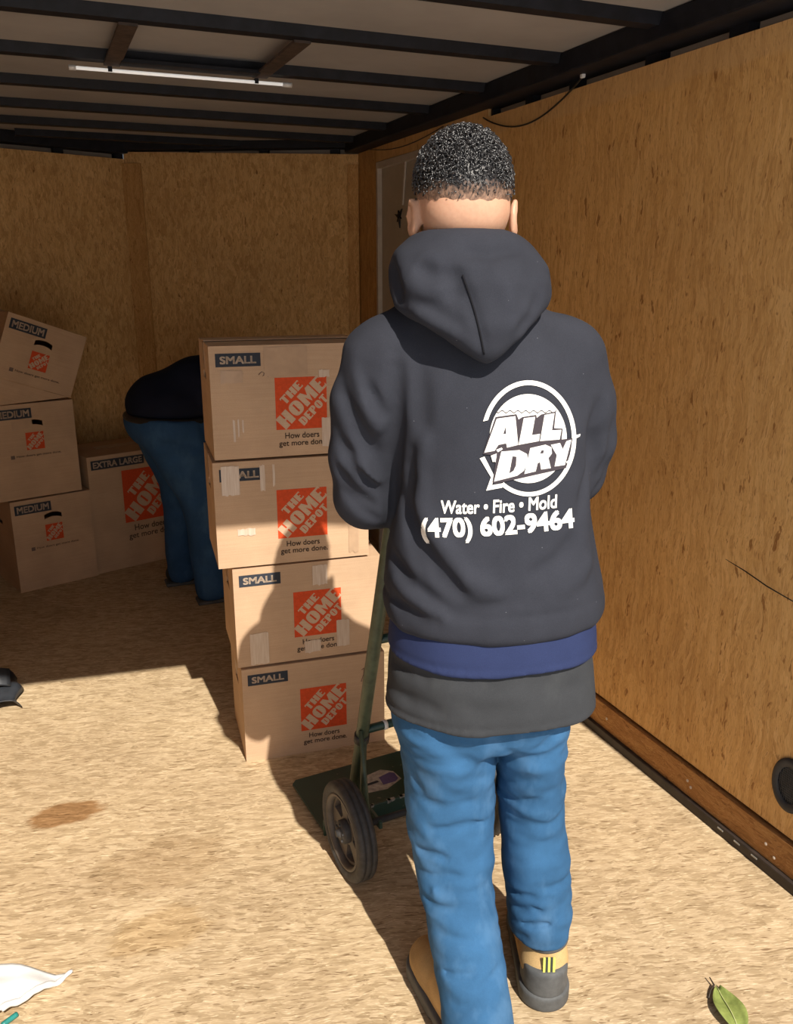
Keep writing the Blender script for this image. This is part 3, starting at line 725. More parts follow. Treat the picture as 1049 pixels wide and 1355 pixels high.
for s in (-1, 1):
    wh = empty('wheel', (0.200*s, 0, 0.125), parent=HT)
    Mx = Matrix.Rotation(s*math.pi/2, 4, 'Y')     # local +z of the lathe -> outward
    bm = bmesh.new(); R0 = 0.125
    prof = [(0.094, -0.020), (0.112, -0.025), (0.121, -0.022), (R0, -0.016), (R0, -0.011), (R0-.003, -0.010), (R0-.003, -0.006), (R0, -0.005), (R0, 0.005), (R0-.003, 0.006), (R0-.003, 0.010), (R0, 0.011), (R0, 0.016), (0.121, 0.022), (0.112, 0.025), (0.094, 0.020)]
    bm_lathe(bm, prof, 56, Mx, closed=True); bm_obj('tyre', bm, 'tire', wh, True)
    loops = [[(0.096*math.cos(2*math.pi*i/48), 0.096*math.sin(2*math.pi*i/48)) for i in range(48)]]
    for k in range(5):
        c0 = 360*k/5+20
        loops.append(arc(0, 0, 0.078, 0.078, c0-21, c0+21, 8) + arc(0, 0, 0.036, 0.036, c0+12, c0-12, 5))
    bm = bmesh.new(); bm_panel(bm, fill2d(loops), Matrix.Translation((0, -0.014, 0)), 0.020)
    bmesh.ops.transform(bm, matrix=Mx @ Matrix.Rotation(math.pi/2, 4, 'X'), verts=bm.verts)
    hub = bm_obj('hub', bm, 'wheel_hub', wh)
    bm = bmesh.new(); bm_lathe(bm, [(0.096, 0.0), (0.096, 0.022), (0.090, 0.022), (0.086, 0.012), (0.086, 0.0)], 48, Mx, closed=True); bm_obj('rim', bm, 'wheel_hub', hub, True)
    bm = bmesh.new(); bm_lathe(bm, [(0.030, -0.02), (0.030, 0.020), (0.026, 0.024), (0.014, 0.024), (0.013, 0.030), (0.004, 0.032)], 24, Mx)
    for k in range(5):
        a = 2*math.pi*k/5; bm_lathe(bm, [(0.004, 0.020), (0.004, 0.027), (0.002, 0.028)], 8, Mx @ Matrix.Translation((0.021*math.cos(a), 0.021*math.sin(a), 0)))
    bm_obj('hub_cap', bm, 'tire', hub, True)

# ------------------------------------------------------------------ litter on the floor
def crumple(name, xs, ys, zf, mat, parent, thick=0.003, smooth=True):
    nx, ny = len(xs), len(ys); v = []; f = []
    for j in range(ny):
        for i in range(nx): v.append(zf(xs[i], ys[j]))
    for j in range(ny-1):
        for i in range(nx-1): f.append((j*nx+i, j*nx+i+1, (j+1)*nx+i+1, (j+1)*nx+i))
    o = mesh_obj(name, v, f, mat, parent, smooth)
    md = o.modifiers.new('thick', 'SOLIDIFY'); md.thickness = thick; md.offset = 1
    return o
bp = empty('black_sheet', (-0.30, 3.03, 0.0)); tag(bp, 'crumpled black plastic sheet on the floor at the left edge', 'plastic sheet')
def zf(x, y):
    e = 1-min(1, max(abs(x)/0.16, 0)); 
    z = 0.016+0.026*(0.5+0.5*math.sin(46*y+9*x))*(0.4+0.6*math.sin(13*x+1.0)**2)+0.02*max(0, (y-0.02)/0.12)
    return (x+0.012*math.sin(40*y), y+0.25*(x-0.1)*0.3+0.008*math.sin(30*x), z*(1.0 if x < 0.085 else max(0.15, (0.105-x)/0.02)))
crumple('sheet', np.linspace(-0.22, 0.10, 34), np.linspace(-0.10, 0.13, 34), zf, 'black_plastic', bp)
crumple('fold', np.linspace(-0.22, 0.075, 26), np.linspace(0.0, 0.05, 12), lambda x, y: (x, y+0.015*math.sin(9*x), 0.075+0.9*(y-0.025)-8*(y-0.025)**2+0.008*math.sin(50*x)), 'black_plastic', bp)

wbg_ = empty('white_bag', (-0.20, 1.66, 0.0)); tag(wbg_, 'white plastic bag with a rolled edge at the lower left corner', 'bag')
def zw(x, y):
    r = math.hypot(x+0.08, y)
    return (x, y, 0.055*max(0.0, 1-(r/0.17)**2)+0.004+0.003*math.sin(70*x+40*y)+0.002*math.sin(110*y))
# film: triangle-ish sheet bounded by the rolled edge
v = []; f = []; n = 22
P0, P1 = Vector((0.120, -0.015, 0)), Vector((-0.015, -0.098, 0)); 
for j in range(n+1):
    for i in range(n+1):
        a = j/n; b = i/n
        p = P0.lerp(P1, a); q = Vector((-0.24, 0.06, 0)).lerp(Vector((-0.24, -0.16, 0)), a); w_ = p.lerp(q, b)
        v.append(zw(w_.x, w_.y))
for j in range(n):
    for i in range(n): f.append((j*(n+1)+i, j*(n+1)+i+1, (j+1)*(n+1)+i+1, (j+1)*(n+1)+i))
o = mesh_obj('film', v, f, 'white_bag', wbg_, True); md = o.modifiers.new('t', 'SOLIDIFY'); md.thickness = 0.002; md.offset = 1
pts = []; rad = []
for i in range(30):
    a = i/29; p = P0.lerp(P1, a); z = zw(p.x, p.y)[2]; pts.append((p.x, p.y, max(0.0062, z+0.004)+0.001*math.sin(23*a))); rad.append(0.0035+0.0035*min(1, a*3)+0.0006*math.sin(41*a))
tube_obj('rolled_edge', pts, rad, 'white_bag', wbg_, 9)
tube_obj('teal_edge', [(q[0]-0.002, q[1]-0.006, 0.006) for q in pts[23:]], 0.0055, 'teal', wbg_, 8)

lf = empty('leaf', (1.170, 1.030, 0.0), math.radians(-22)); tag(lf, 'single green leaf lying on the floor near the right wall', 'leaf')
v = []; f = []; n = 14
for j in range(n+1):
    t = j/n; w = 0.030*math.sin(math.pi*(0.04+0.94*t))**0.75
    for i in range(7):
        q = (i/6-0.5)*2; v.append((q*w, -0.075+0.125*t, 0.006+0.010*abs(q)**1.5+0.006*math.sin(5*t)))
for j in range(n):
    for i in range(6): f.append((j*7+i, j*7+i+1, (j+1)*7+i+1, (j+1)*7+i))
o = mesh_obj('blade', v, f, 'leaf', lf, True); md = o.modifiers.new('t', 'SOLIDIFY'); md.thickness = 0.0006
tube_obj('midrib', [(0, -0.07+0.122*t, 0.0075+0.006*math.sin(5*t)) for t in [i/10 for i in range(11)]], 0.0011, 'leaf_rib', lf, 6)
tube_obj('stalk', [(-0.030, 0.022, 0.004), (-0.020, 0.040, 0.005), (-0.008, 0.052, 0.008), (-0.012, 0.068, 0.012)], [0.0016, 0.002, 0.0022, 0.0012], 'stalk', lf, 6)

# ------------------------------------------------------------------ implicit surfaces for bodies and clothes
_rng = np.random.RandomState(7); _LAT = _rng.rand(32, 32, 32).astype(np.float32)
def vnoise(x, y, z):
    xi = np.floor(x).astype(int); yi = np.floor(y).astype(int); zi = np.floor(z).astype(int)
    fx, fy, fz = x-xi, y-yi, z-zi
    fx = fx*fx*(3-2*fx); fy = fy*fy*(3-2*fy); fz = fz*fz*(3-2*fz)
    g = lambda a, b, c: _LAT[(xi+a) & 31, (yi+b) & 31, (zi+c) & 31]
    c00 = g(0, 0, 0)*(1-fx)+g(1, 0, 0)*fx; c10 = g(0, 1, 0)*(1-fx)+g(1, 1, 0)*fx
    c01 = g(0, 0, 1)*(1-fx)+g(1, 0, 1)*fx; c11 = g(0, 1, 1)*(1-fx)+g(1, 1, 1)*fx
    return ((c00*(1-fy)+c10*fy)*(1-fz)+(c01*(1-fy)+c11*fy)*fz)*2-1

class Field:
    def __init__(s, lo, hi, h):
        s.lo = np.array(lo, float); s.h = h
        s.n = np.ceil((np.array(hi)-s.lo)/h).astype(int)+1
        s.ax = [s.lo[i]+h*np.arange(s.n[i]) for i in range(3)]
        s.f = np.full(s.n, 0.2, np.float32)
    def sub(s, lo, hi):
        sl = []
        for i in range(3):
            a = int(np.clip(np.floor((lo[i]-s.lo[i])/s.h), 0, s.n[i]-1)); b = int(np.clip(np.ceil((hi[i]-s.lo[i])/s.h)+1, 1, s.n[i]))
            sl.append(slice(a, max(b, a+1)))
        X = s.ax[0][sl[0]][:, None, None].astype(np.float32); Y = s.ax[1][sl[1]][None, :, None].astype(np.float32); Z = s.ax[2][sl[2]][None, None, :].astype(np.float32)
        return tuple(sl), X, Y, Z
    def put(s, fn, lo, hi, k=0.01, op='add', pad=0.05):
        lo = np.array(lo)-pad; hi = np.array(hi)+pad
        sl, X, Y, Z = s.sub(lo, hi)
        d = fn(X, Y, Z); a = s.f[sl]
        if op == 'cut': d = -d; 
        if op == 'add':
            h = np.clip(0.5+0.5*(a-d)/k, 0, 1); s.f[sl] = a*(1-h)+d*h-k*h*(1-h)
        else:
            h = np.clip(0.5-0.5*(a-d)/k, 0, 1); s.f[sl] = a*(1-h)+d*h+k*h*(1-h)
    def cap(s, a, b, ra, rb=None, k=0.01, op='add'):
        rb = ra if rb is None else rb
        a = np.array(a, float); b = np.array(b, float); ab = b-a; L = ab@ab+1e-12; m = max(ra, rb)
        def fn(X, Y, Z):
            t = np.clip(((X-a[0])*ab[0]+(Y-a[1])*ab[1]+(Z-a[2])*ab[2])/L, 0, 1)
            return np.sqrt((X-a[0]-t*ab[0])**2+(Y-a[1]-t*ab[1])**2+(Z-a[2]-t*ab[2])**2)-(ra+(rb-ra)*t)
        s.put(fn, np.minimum(a, b)-m, np.maximum(a, b)+m, k, op)
    def chain(s, pts, k=0.01):
        for p, q in zip(pts[:-1], pts[1:]): s.cap(p[:3], q[:3], p[3], q[3], k)
    def ell(s, c, r, k=0.01, op='add', rot=None):
        c = np.array(c, float); r = np.array(r, float); m = r.max()
        Rm = np.eye(3) if rot is None else np.array(rot.to_3x3().transposed())
        def fn(X, Y, Z):
            x, y, z = X-c[0], Y-c[1], Z-c[2]
            u = Rm[0, 0]*x+Rm[0, 1]*y+Rm[0, 2]*z; v = Rm[1, 0]*x+Rm[1, 1]*y+Rm[1, 2]*z; w = Rm[2, 0]*x+Rm[2, 1]*y+Rm[2, 2]*z
            k0 = np.sqrt((u/r[0])**2+(v/r[1])**2+(w/r[2])**2); k1 = np.sqrt((u/r[0]**2)**2+(v/r[1]**2)**2+(w/r[2]**2)**2)+1e-6
            return k0*(k0-1)/k1
        s.put(fn, c-m, c+m, k, op)
    def loft(s, sl, k=0.01, p=2.3, op='add', round_=0.01, grow=0.0):
        """sl rows: z, centre x, centre y, half width, half depth"""
        A = np.array(sorted(sl)); z0, z1 = A[0, 0], A[-1, 0]
        zz = np.linspace(z0, z1, 200)
        def sm(col):   # smooth the polyline a little
            v = np.interp(zz, A[:, 0], A[:, col]); kx = np.hanning(25); kx /= kx.sum()
            return np.convolve(np.pad(v, 12, mode='edge'), kx, 'valid')
        C = [sm(i) for i in range(1, 5)]
        def fn(X, Y, Z):
            cx, cy, a, b = (np.interp(Z, zz, c) for c in C)
            a = a+grow; b = b+grow
            q = (np.abs((X-cx)/a)**p+np.abs((Y-cy)/b)**p)**(1/p)
            d = (q-1)*np.minimum(a, b)*0.95
            e = np.maximum(z0-Z, Z-z1)
            return np.where(e > -round_, np.maximum(d, e)+np.where((d > -round_) & (e > -round_), (np.sqrt(np.maximum(d+round_, 0)**2+np.maximum(e+round_, 0)**2)-round_)-np.maximum(d, e), 0), np.maximum(d, e))
        lo = (A[:, 1]-A[:, 3]).min(), (A[:, 2]-A[:, 4]).min(), z0; hi = (A[:, 1]+A[:, 3]).max(), (A[:, 2]+A[:, 4]).max(), z1
        s.put(fn, lo, hi, k, op)
    def fold(s, pts, w, dep):
        """press a groove (dep > 0) or raise a ridge (dep < 0) along a polyline"""
        pts = [np.array(p, float) for p in pts]
        P_ = np.array(pts); sl, X, Y, Z = s.sub(P_.min(0)-3*w, P_.max(0)+3*w)
        best = None; n = len(pts)-1
        for i in range(n):
            a, b = pts[i], pts[i+1]; ab = b-a; L = ab@ab+1e-12
            t = np.clip(((X-a[0])*ab[0]+(Y-a[1])*ab[1]+(Z-a[2])*ab[2])/L, 0, 1)
            d2 = (X-a[0]-t*ab[0])**2+(Y-a[1]-t*ab[1])**2+(Z-a[2]-t*ab[2])**2
            u = (i+t)/n; amp = np.clip(np.sin(np.pi*np.clip(u, 0.04, 0.96))*1.3, 0, 1)
            v = np.exp(-d2/w**2)*amp
            best = v if best is None else np.maximum(best, v)
        s.f[sl] += dep*best
    def ripple(s, amp, sx, sy, sz, seed=0, warp=0.0, zlo=None, zhi=None):
        X = s.ax[0][:, None, None]; Y = s.ax[1][None, :, None]; Z = s.ax[2][None, None, :]
        m = np.abs(s.f) < 0.03
        I = np.nonzero(m); x = s.ax[0][I[0]]; y = s.ax[1][I[1]]; z = s.ax[2][I[2]]
        if warp: 
            z = z+warp*vnoise(x*7+seed, y*7, z*7)
        v = vnoise(x*sx+seed*3.1, y*sy+seed*1.7, z*sz+seed)
        wgt = 1.0
        if zlo is not None: wgt = np.clip((s.ax[2][I[2]]-zlo)/0.08, 0, 1)*np.clip((zhi-s.ax[2][I[2]])/0.08, 0, 1)
        s.f[I] += (amp*v*wgt).astype(np.float32)
    def mesh(s, relax=1):
        f = s.f; sg_ = f < 0
        c = sg_[:-1, :-1, :-1].astype(np.int8)
        for a in (0, 1):
            for b in (0, 1):
                for d in (0, 1):
                    if a+b+d: c = c+sg_[a:f.shape[0]-1+a, b:f.shape[1]-1+b, d:f.shape[2]-1+d]
        m = (c > 0) & (c < 8); I = np.array(np.nonzero(m)).T
        idx = np.full(m.shape, -1, np.int64); idx[m] = np.arange(len(I))
        cor = [(a, b, d) for a in (0, 1) for b in (0, 1) for d in (0, 1)]
        acc = np.zeros((len(I), 3)); cnt = np.zeros(len(I))
        for p in cor:
            for ax in range(3):
                if p[ax]: continue
                q = list(p); q[ax] = 1
                fa = f[I[:, 0]+p[0], I[:, 1]+p[1], I[:, 2]+p[2]]; fb = f[I[:, 0]+q[0], I[:, 1]+q[1], I[:, 2]+q[2]]
                x = (fa < 0) != (fb < 0); t = np.where(x, fa/(fa-fb+1e-12), 0)
                pos = np.tile(np.array(p, float), (len(I), 1)); pos[:, ax] += t
                acc[x] += pos[x]; cnt[x] += 1
        V = s.lo+s.h*(I+acc/cnt[:, None])
        Fc = []
        for ax in range(3):
            b, d = (ax+1) % 3, (ax+2) % 3
            n = list(f.shape); lo_ = [0, 0, 0]; lo_[b] = 1; lo_[d] = 1
            hi_ = [n[0]-1, n[1]-1, n[2]-1]; 
            A = sg_[lo_[0]:hi_[0], lo_[1]:hi_[1], lo_[2]:hi_[2]]
            lo2 = list(lo_); lo2[ax] += 1; hi2 = list(hi_); hi2[ax] += 1
            B = sg_[lo2[0]:hi2[0], lo2[1]:hi2[1], lo2[2]:hi2[2]]
            E = np.array(np.nonzero(A != B)).T+np.array(lo_)
            ins = sg_[E[:, 0], E[:, 1], E[:, 2]]
            def cell(db, dd):
                q = E.copy(); q[:, b] += db; q[:, d] += dd; return idx[q[:, 0], q[:, 1], q[:, 2]]
            Q = np.stack([cell(-1, -1), cell(0, -1), cell(0, 0), cell(-1, 0)], 1)
            Q[~ins] = Q[~ins][:, ::-1]
            Fc.append(Q)
        Fc = np.concatenate(Fc); Fc = Fc[(Fc >= 0).all(1)]
        for _ in range(relax):
            e = np.concatenate([Fc[:, [0, 1]], Fc[:, [1, 2]], Fc[:, [2, 3]], Fc[:, [3, 0]]]); e = np.concatenate([e, e[:, ::-1]])
            sm = np.stack([np.bincount(e[:, 0], V[e[:, 1], i], len(V)) for i in range(3)], 1); ct = np.bincount(e[:, 0], minlength=len(V))
            V = V*0.5+0.5*sm/np.maximum(ct, 1)[:, None]
        return V, Fc
    def obj(s, name, mat, parent, relax=1):
        V, Fc = s.mesh(relax)
        me = bpy.data.meshes.new(name); nv, nf = len(V), len(Fc)
        me.vertices.add(nv); me.vertices.foreach_set('co', V.astype(np.float32).ravel())
        me.loops.add(nf*4); me.loops.foreach_set('vertex_index', Fc.astype(np.int32).ravel())
        me.polygons.add(nf); me.polygons.foreach_set('loop_start', np.arange(0, nf*4, 4, dtype=np.int32))
        me.polygons.foreach_set('use_smooth', np.ones(nf, bool))
        me.update(calc_edges=True); me.validate()
        me.materials.append(MAT[mat])
        return link(bpy.data.objects.new(name, me), parent)

# ------------------------------------------------------------------ the person with the hand truck
PP = Vector((0.72, 1.31, 0.0)); PA = math.radians(-16.0)
person = empty('person', PP, PA)
tag(person, 'person seen from behind in a charcoal hoodie and blue jeans, gripping the hand truck', 'person')
P_MW = Matrix.Translation(PP) @ Matrix.Rotation(PA, 4, 'Z'); P_INV = P_MW.inverted()
def pix_ray(px, py):
    return (c_f + c_r*((px-CX)/F_PX) + c_u*((CY-py)/F_PX)).normalized()
def pl_local(px, py, f):
    """pixel -> point in the person's frame on the plane y = f"""
    o_ = P_INV @ CAM; d = P_INV.to_3x3() @ pix_ray(px, py); t = (f-o_.y)/d.y
    return o_+d*t

# hoodie
TORSO = [(0.845, 0.020, 0.0, 0.200, 0.150), (0.87, 0.020, 0.0, 0.209, 0.158), (0.91, 0.018, 0.0, 0.204, 0.155), (0.98, 0.013, 0.0, 0.192, 0.146), (1.06, 0.008, 0.0, 0.180, 0.138), (1.14, 0.004, 0.0, 0.176, 0.132),
         (1.22, -0.004, 0.0, 0.182, 0.130), (1.30, -0.018, 0.004, 0.188, 0.122), (1.35, -0.026, 0.008, 0.182, 0.108), (1.39, -0.032, 0.012, 0.155, 0.095), (1.43, -0.040, 0.016, 0.105, 0.085), (1.47, -0.045, 0.018, 0.08, 0.08)]
H = Field((-0.34, -0.22, 0.81), (0.30, 0.33, 1.60), 0.005)
H.loft(TORSO, k=0.01, p=2.25, round_=0.02)
H.chain([(-0.178, 0.010, 1.318, 0.080), (-0.206, 0.012, 1.25, 0.069)], 0.035)
H.chain([(-0.206, 0.012, 1.25, 0.069), (-0.219, 0.028, 1.155, 0.063), (-0.212, 0.052, 1.075, 0.061), (-0.185, 0.085, 1.062, 0.057), (-0.142, 0.115, 1.085, 0.050), (-0.112, 0.140, 1.095, 0.043)], 0.012)
H.chain([(0.132, 0.010, 1.318, 0.080), (0.162, 0.02, 1.25, 0.071)], 0.035)
H.chain([(0.162, 0.02, 1.25, 0.071), (0.178, 0.03, 1.17, 0.064), (0.176, 0.045, 1.11, 0.060), (0.155, 0.10, 1.085, 0.054), (0.135, 0.15, 1.09, 0.048), (0.122, 0.19, 1.10, 0.043)], 0.012)
FOLD_H = []; FOLD_D = []; FOLD_J = []
# folds of the body cloth (grooves and ridges), placed on the back surface
def back_pts(pp, f=-0.135, Fd=None):
    """points of a fold on the cloth, found along the viewing line; plane y = f where the line misses"""
    out = []
    o_ = np.array(P_INV @ CAM)
    for x, y in pp:
        q = None
        if Fd is not None:
            d = np.array(P_INV.to_3x3() @ pix_ray(x, y)); t = np.arange(0.7, 2.4, 0.002)
            S_ = o_+t[:, None]*d; ix = np.round((S_-Fd.lo)/Fd.h).astype(int)
            ok = ((ix >= 0) & (ix < Fd.n)).all(1)
            if ok.any():
                ix = ix[ok]; v = Fd.f[ix[:, 0], ix[:, 1], ix[:, 2]]; w_ = np.nonzero(v < 0.002)[0]
                if len(w_): q = tuple(S_[ok][w_[0]])
        out.append(q if q is not None else tuple(pl_local(x, y, f)))
    return out
for pp, w, dep, f in [
    ([(524, 470), (524, 500), (523, 560), (520, 640), (512, 705)], 0.014, 0.016, -0.055),
    ([(545, 600), (536, 660), (545, 720), (560, 760)], 0.016, 0.010, -0.11),
    ([(565, 560), (556, 620), (560, 680)], 0.016, -0.006, -0.12),
    ([(524, 640), (545, 700), (580, 760), (625, 802)], 0.017, 0.011, -0.125),
    ([(535, 625), (570, 700), (620, 770), (680, 800)], 0.018, -0.008, -0.135),
    ([(515, 725), (545, 775), (600, 812)], 0.018, 0.007, -0.12),
    ([(520, 770), (560, 800), (600, 822)], 0.014, -0.007, -0.14),
    ([(512, 780), (535, 808), (575, 826)], 0.016, 0.004, -0.13),
    ([(790, 560), (780, 620), (765, 680)], 0.016, 0.009, -0.09),
    ([(800, 520), (785, 570), (788, 610)], 0.014, 0.008, -0.07),
    ([(770, 700), (740, 740), (690, 770)], 0.022, 0.006, -0.13),
    ([(785, 730), (770, 760), (730, 790)], 0.020, -0.005, -0.13),
    ([(700, 790), (640, 806), (580, 815)], 0.018, 0.005, -0.15),
    ([(560, 480), (556, 540), (562, 590)], 0.02, 0.005, -0.125),
    ([(740, 500), (752, 560), (748, 620)], 0.02, 0.004, -0.12)]:
    FOLD_H.append((back_pts(pp, f, H), w*0.82, dep*1.6))
for pp, w, dep, f in [   # left sleeve
    ([(452, 500), (470, 560), (500, 610), (515, 640)], 0.016, 0.010, -0.07),
    ([(468, 480), (486, 540), (508, 580)], 0.014, -0.006, -0.07),
    ([(445, 570), (470, 620), (510, 655)], 0.014, 0.009, -0.075),
    ([(442, 610), (465, 650), (505, 678)], 0.013, 0.009, -0.07),
    ([(448, 640), (475, 672), (508, 692)], 0.010, 0.006, -0.06),
    ([(460, 600), (488, 630), (515, 650)], 0.012, -0.007, -0.075),
    ([(480, 500), (500, 540), (518, 560)], 0.012, 0.010, -0.06),
    ([(820, 540), (808, 600), (790, 640)], 0.012, 0.008, -0.03),
    ([(812, 600), (800, 635), (784, 655)], 0.010, 0.007, -0.02)]:
    FOLD_H.append((back_pts(pp, f, H), w*0.82, dep*1.6))
for q in FOLD_H: H.fold(*q)
H.ripple(0.0035, 16, 16, 9, 3, 0.03); H.ripple(0.0016, 34, 34, 22, 5, 0.02)
# waistband seam
H.fold([(0.02+0.205*math.cos(a), 0.157*math.sin(a), 0.905) for a in [2*math.pi*i/24 for i in range(25)]], 0.007, 0.003)
hoodie = H.obj('hoodie', 'hoodie', person, 1)

# hood lying on the shoulders
HD = Field((-0.24, -0.25, 1.30), (0.14, 0.18, 1.58), 0.004)
hs = [(1.330, -0.034, -0.128, 0.006, 0.012), (1.350, -0.038, -0.125, 0.036, 0.030), (1.368, -0.040, -0.115, 0.060, 0.042), (1.390, -0.045, -0.090, 0.092, 0.070), (1.412, -0.048, -0.060, 0.122, 0.094), (1.430, -0.046, -0.040, 0.131, 0.110), (1.455, -0.046, -0.030, 0.133, 0.118),
      (1.480, -0.048, -0.022, 0.130, 0.116), (1.503, -0.052, -0.014, 0.118, 0.106), (1.522, -0.050, -0.006, 0.098, 0.096), (1.536, -0.050, 0.0, 0.080, 0.085)]
HD.loft(hs, p=2.2, round_=0.012)
HD.cap((-0.05, 0.012, 1.50), (-0.05, 0.02, 1.60), 0.074, 0.084, 0.01, 'cut')
HD.ell((-0.05, 0.15, 1.40), (0.05, 0.06, 0.09), 0.02, 'cut')
for pp, w, dep, f in [
    ([(595, 350), (603, 378), (606, 400)], 0.014, 0.015, -0.135), ([(612, 362), (622, 400), (635, 440), (641, 470)], 0.010, 0.005, -0.14),
    ([(545, 350), (575, 362), (612, 362)], 0.014, 0.010, -0.135), ([(528, 372), (560, 388), (595, 384)], 0.018, -0.004, -0.14),
    ([(600, 330), (650, 335), (695, 330)], 0.014, 0.008, -0.115), ([(515, 345), (522, 375), (530, 400)], 0.014, 0.012, -0.10),
    ([(540, 410), (580, 430), (625, 455)], 0.012, -0.006, -0.14), ([(540, 392), (590, 418), (620, 440)], 0.014, 0.004, -0.145),
    ([(715, 385), (705, 420), (680, 445)], 0.012, 0.007, -0.12), ([(640, 350), (670, 380), (680, 420)], 0.02, -0.006, -0.15)]:
    FOLD_D.append((back_pts(pp, f, HD), w*0.85, dep*1.4))
for q in FOLD_D: HD.fold(*q)
HD.ripple(0.003, 18, 18, 18, 8, 0.02); HD.ripple(0.0015, 40, 40, 40, 9, 0.02)
hood = HD.obj('hood', 'hoodie', person, 2)

# shirts under the hoodie
def shirt(name, z0, z1, mat, grow, hemdip=0.0):
    Fd = Field((-0.25, -0.22, z0-0.05), (0.28, 0.22, z1+0.02), 0.005)
    rows = [(z0, 0.018, -0.004, 0.203+grow, 0.158+grow), ((z0+z1)/2, 0.018, 0, 0.199+grow, 0.152+grow), (z1, 0.018, 0.0, 0.186+grow, 0.138+grow)]
    Fd.loft(rows, p=2.25, round_=0.006)
    return Fd
Sh = shirt('navy', 0.790, 0.90, 'navy_shirt', -0.004)
Sh.fold([(0.018+0.205*math.cos(a), 0.160*math.sin(a), 0.806) for a in [2*math.pi*i/24 for i in range(25)]], 0.005, 0.003)
Sh.ripple(0.004, 14, 14, 8, 2, 0.02)
navy = Sh.obj('navy_shirt', 'navy_shirt', person, 1)
Sh = shirt('grey', 0.676, 0.84, 'grey_shirt', -0.002)
Sh.fold([(0.018+0.205*math.cos(a), 0.160*math.sin(a), 0.692) for a in [2*math.pi*i/24 for i in range(25)]], 0.005, 0.003)
for pp, w, dep in [([(515, 870), (545, 890), (575, 900)], 0.012, 0.008), ([(510, 895), (550, 930), (600, 950)], 0.014, 0.006), ([(700, 900), (740, 915), (775, 905)], 0.016, 0.005), ([(560, 905), (640, 925), (720, 918)], 0.016, -0.004)]:
    Sh.fold(back_pts(pp, -0.13, Sh), w, dep)
Sh.ripple(0.0045, 13, 13, 9, 6, 0.03)
grey = Sh.obj('charcoal_shirt', 'grey_shirt', person, 1)

# jeans
J = Field((-0.22, -0.27, -0.01), (0.26, 0.18, 0.84), 0.005)
J.loft([(0.60, 0.012, 0.0, 0.150, 0.112), (0.66, 0.012, 0.0, 0.174, 0.130), (0.72, 0.014, 0.0, 0.172, 0.130), (0.80, 0.016, 0.0, 0.160, 0.118)], p=2.2, round_=0.02)
LEG_L = [(0.008, -0.020, -0.172, 0.062, 0.082), (0.05, -0.020, -0.170, 0.069, 0.088), (0.12, -0.028, -0.145, 0.071, 0.084), (0.20, -0.038, -0.095, 0.071, 0.080), (0.30, -0.051, -0.040, 0.077, 0.082), (0.40, -0.054, 0.0, 0.088, 0.092), (0.48, -0.056, 0.004, 0.091, 0.100), (0.56, -0.060, 0.0, 0.094, 0.108), (0.64, -0.076, 0.0, 0.098, 0.118), (0.70, -0.080, 0.0, 0.086, 0.116), (0.76, -0.075, 0.0, 0.080, 0.11)]
LEG_R = [(0.142, 0.134, -0.026, 0.058, 0.074), (0.17, 0.137, -0.026, 0.067, 0.080), (0.22, 0.134, -0.020, 0.067, 0.080), (0.30, 0.126, -0.008, 0.066, 0.083), (0.38, 0.117, 0.004, 0.066, 0.086), (0.46, 0.112, 0.010, 0.067, 0.092), (0.56, 0.104, 0.004, 0.072, 0.104), (0.64, 0.100, 0.0, 0.080, 0.114), (0.76, 0.10, 0.0, 0.080, 0.11)]
J.loft(LEG_L, k=0.012, p=2.1, round_=0.006); J.loft(LEG_R, k=0.010, p=2.1, round_=0.006)
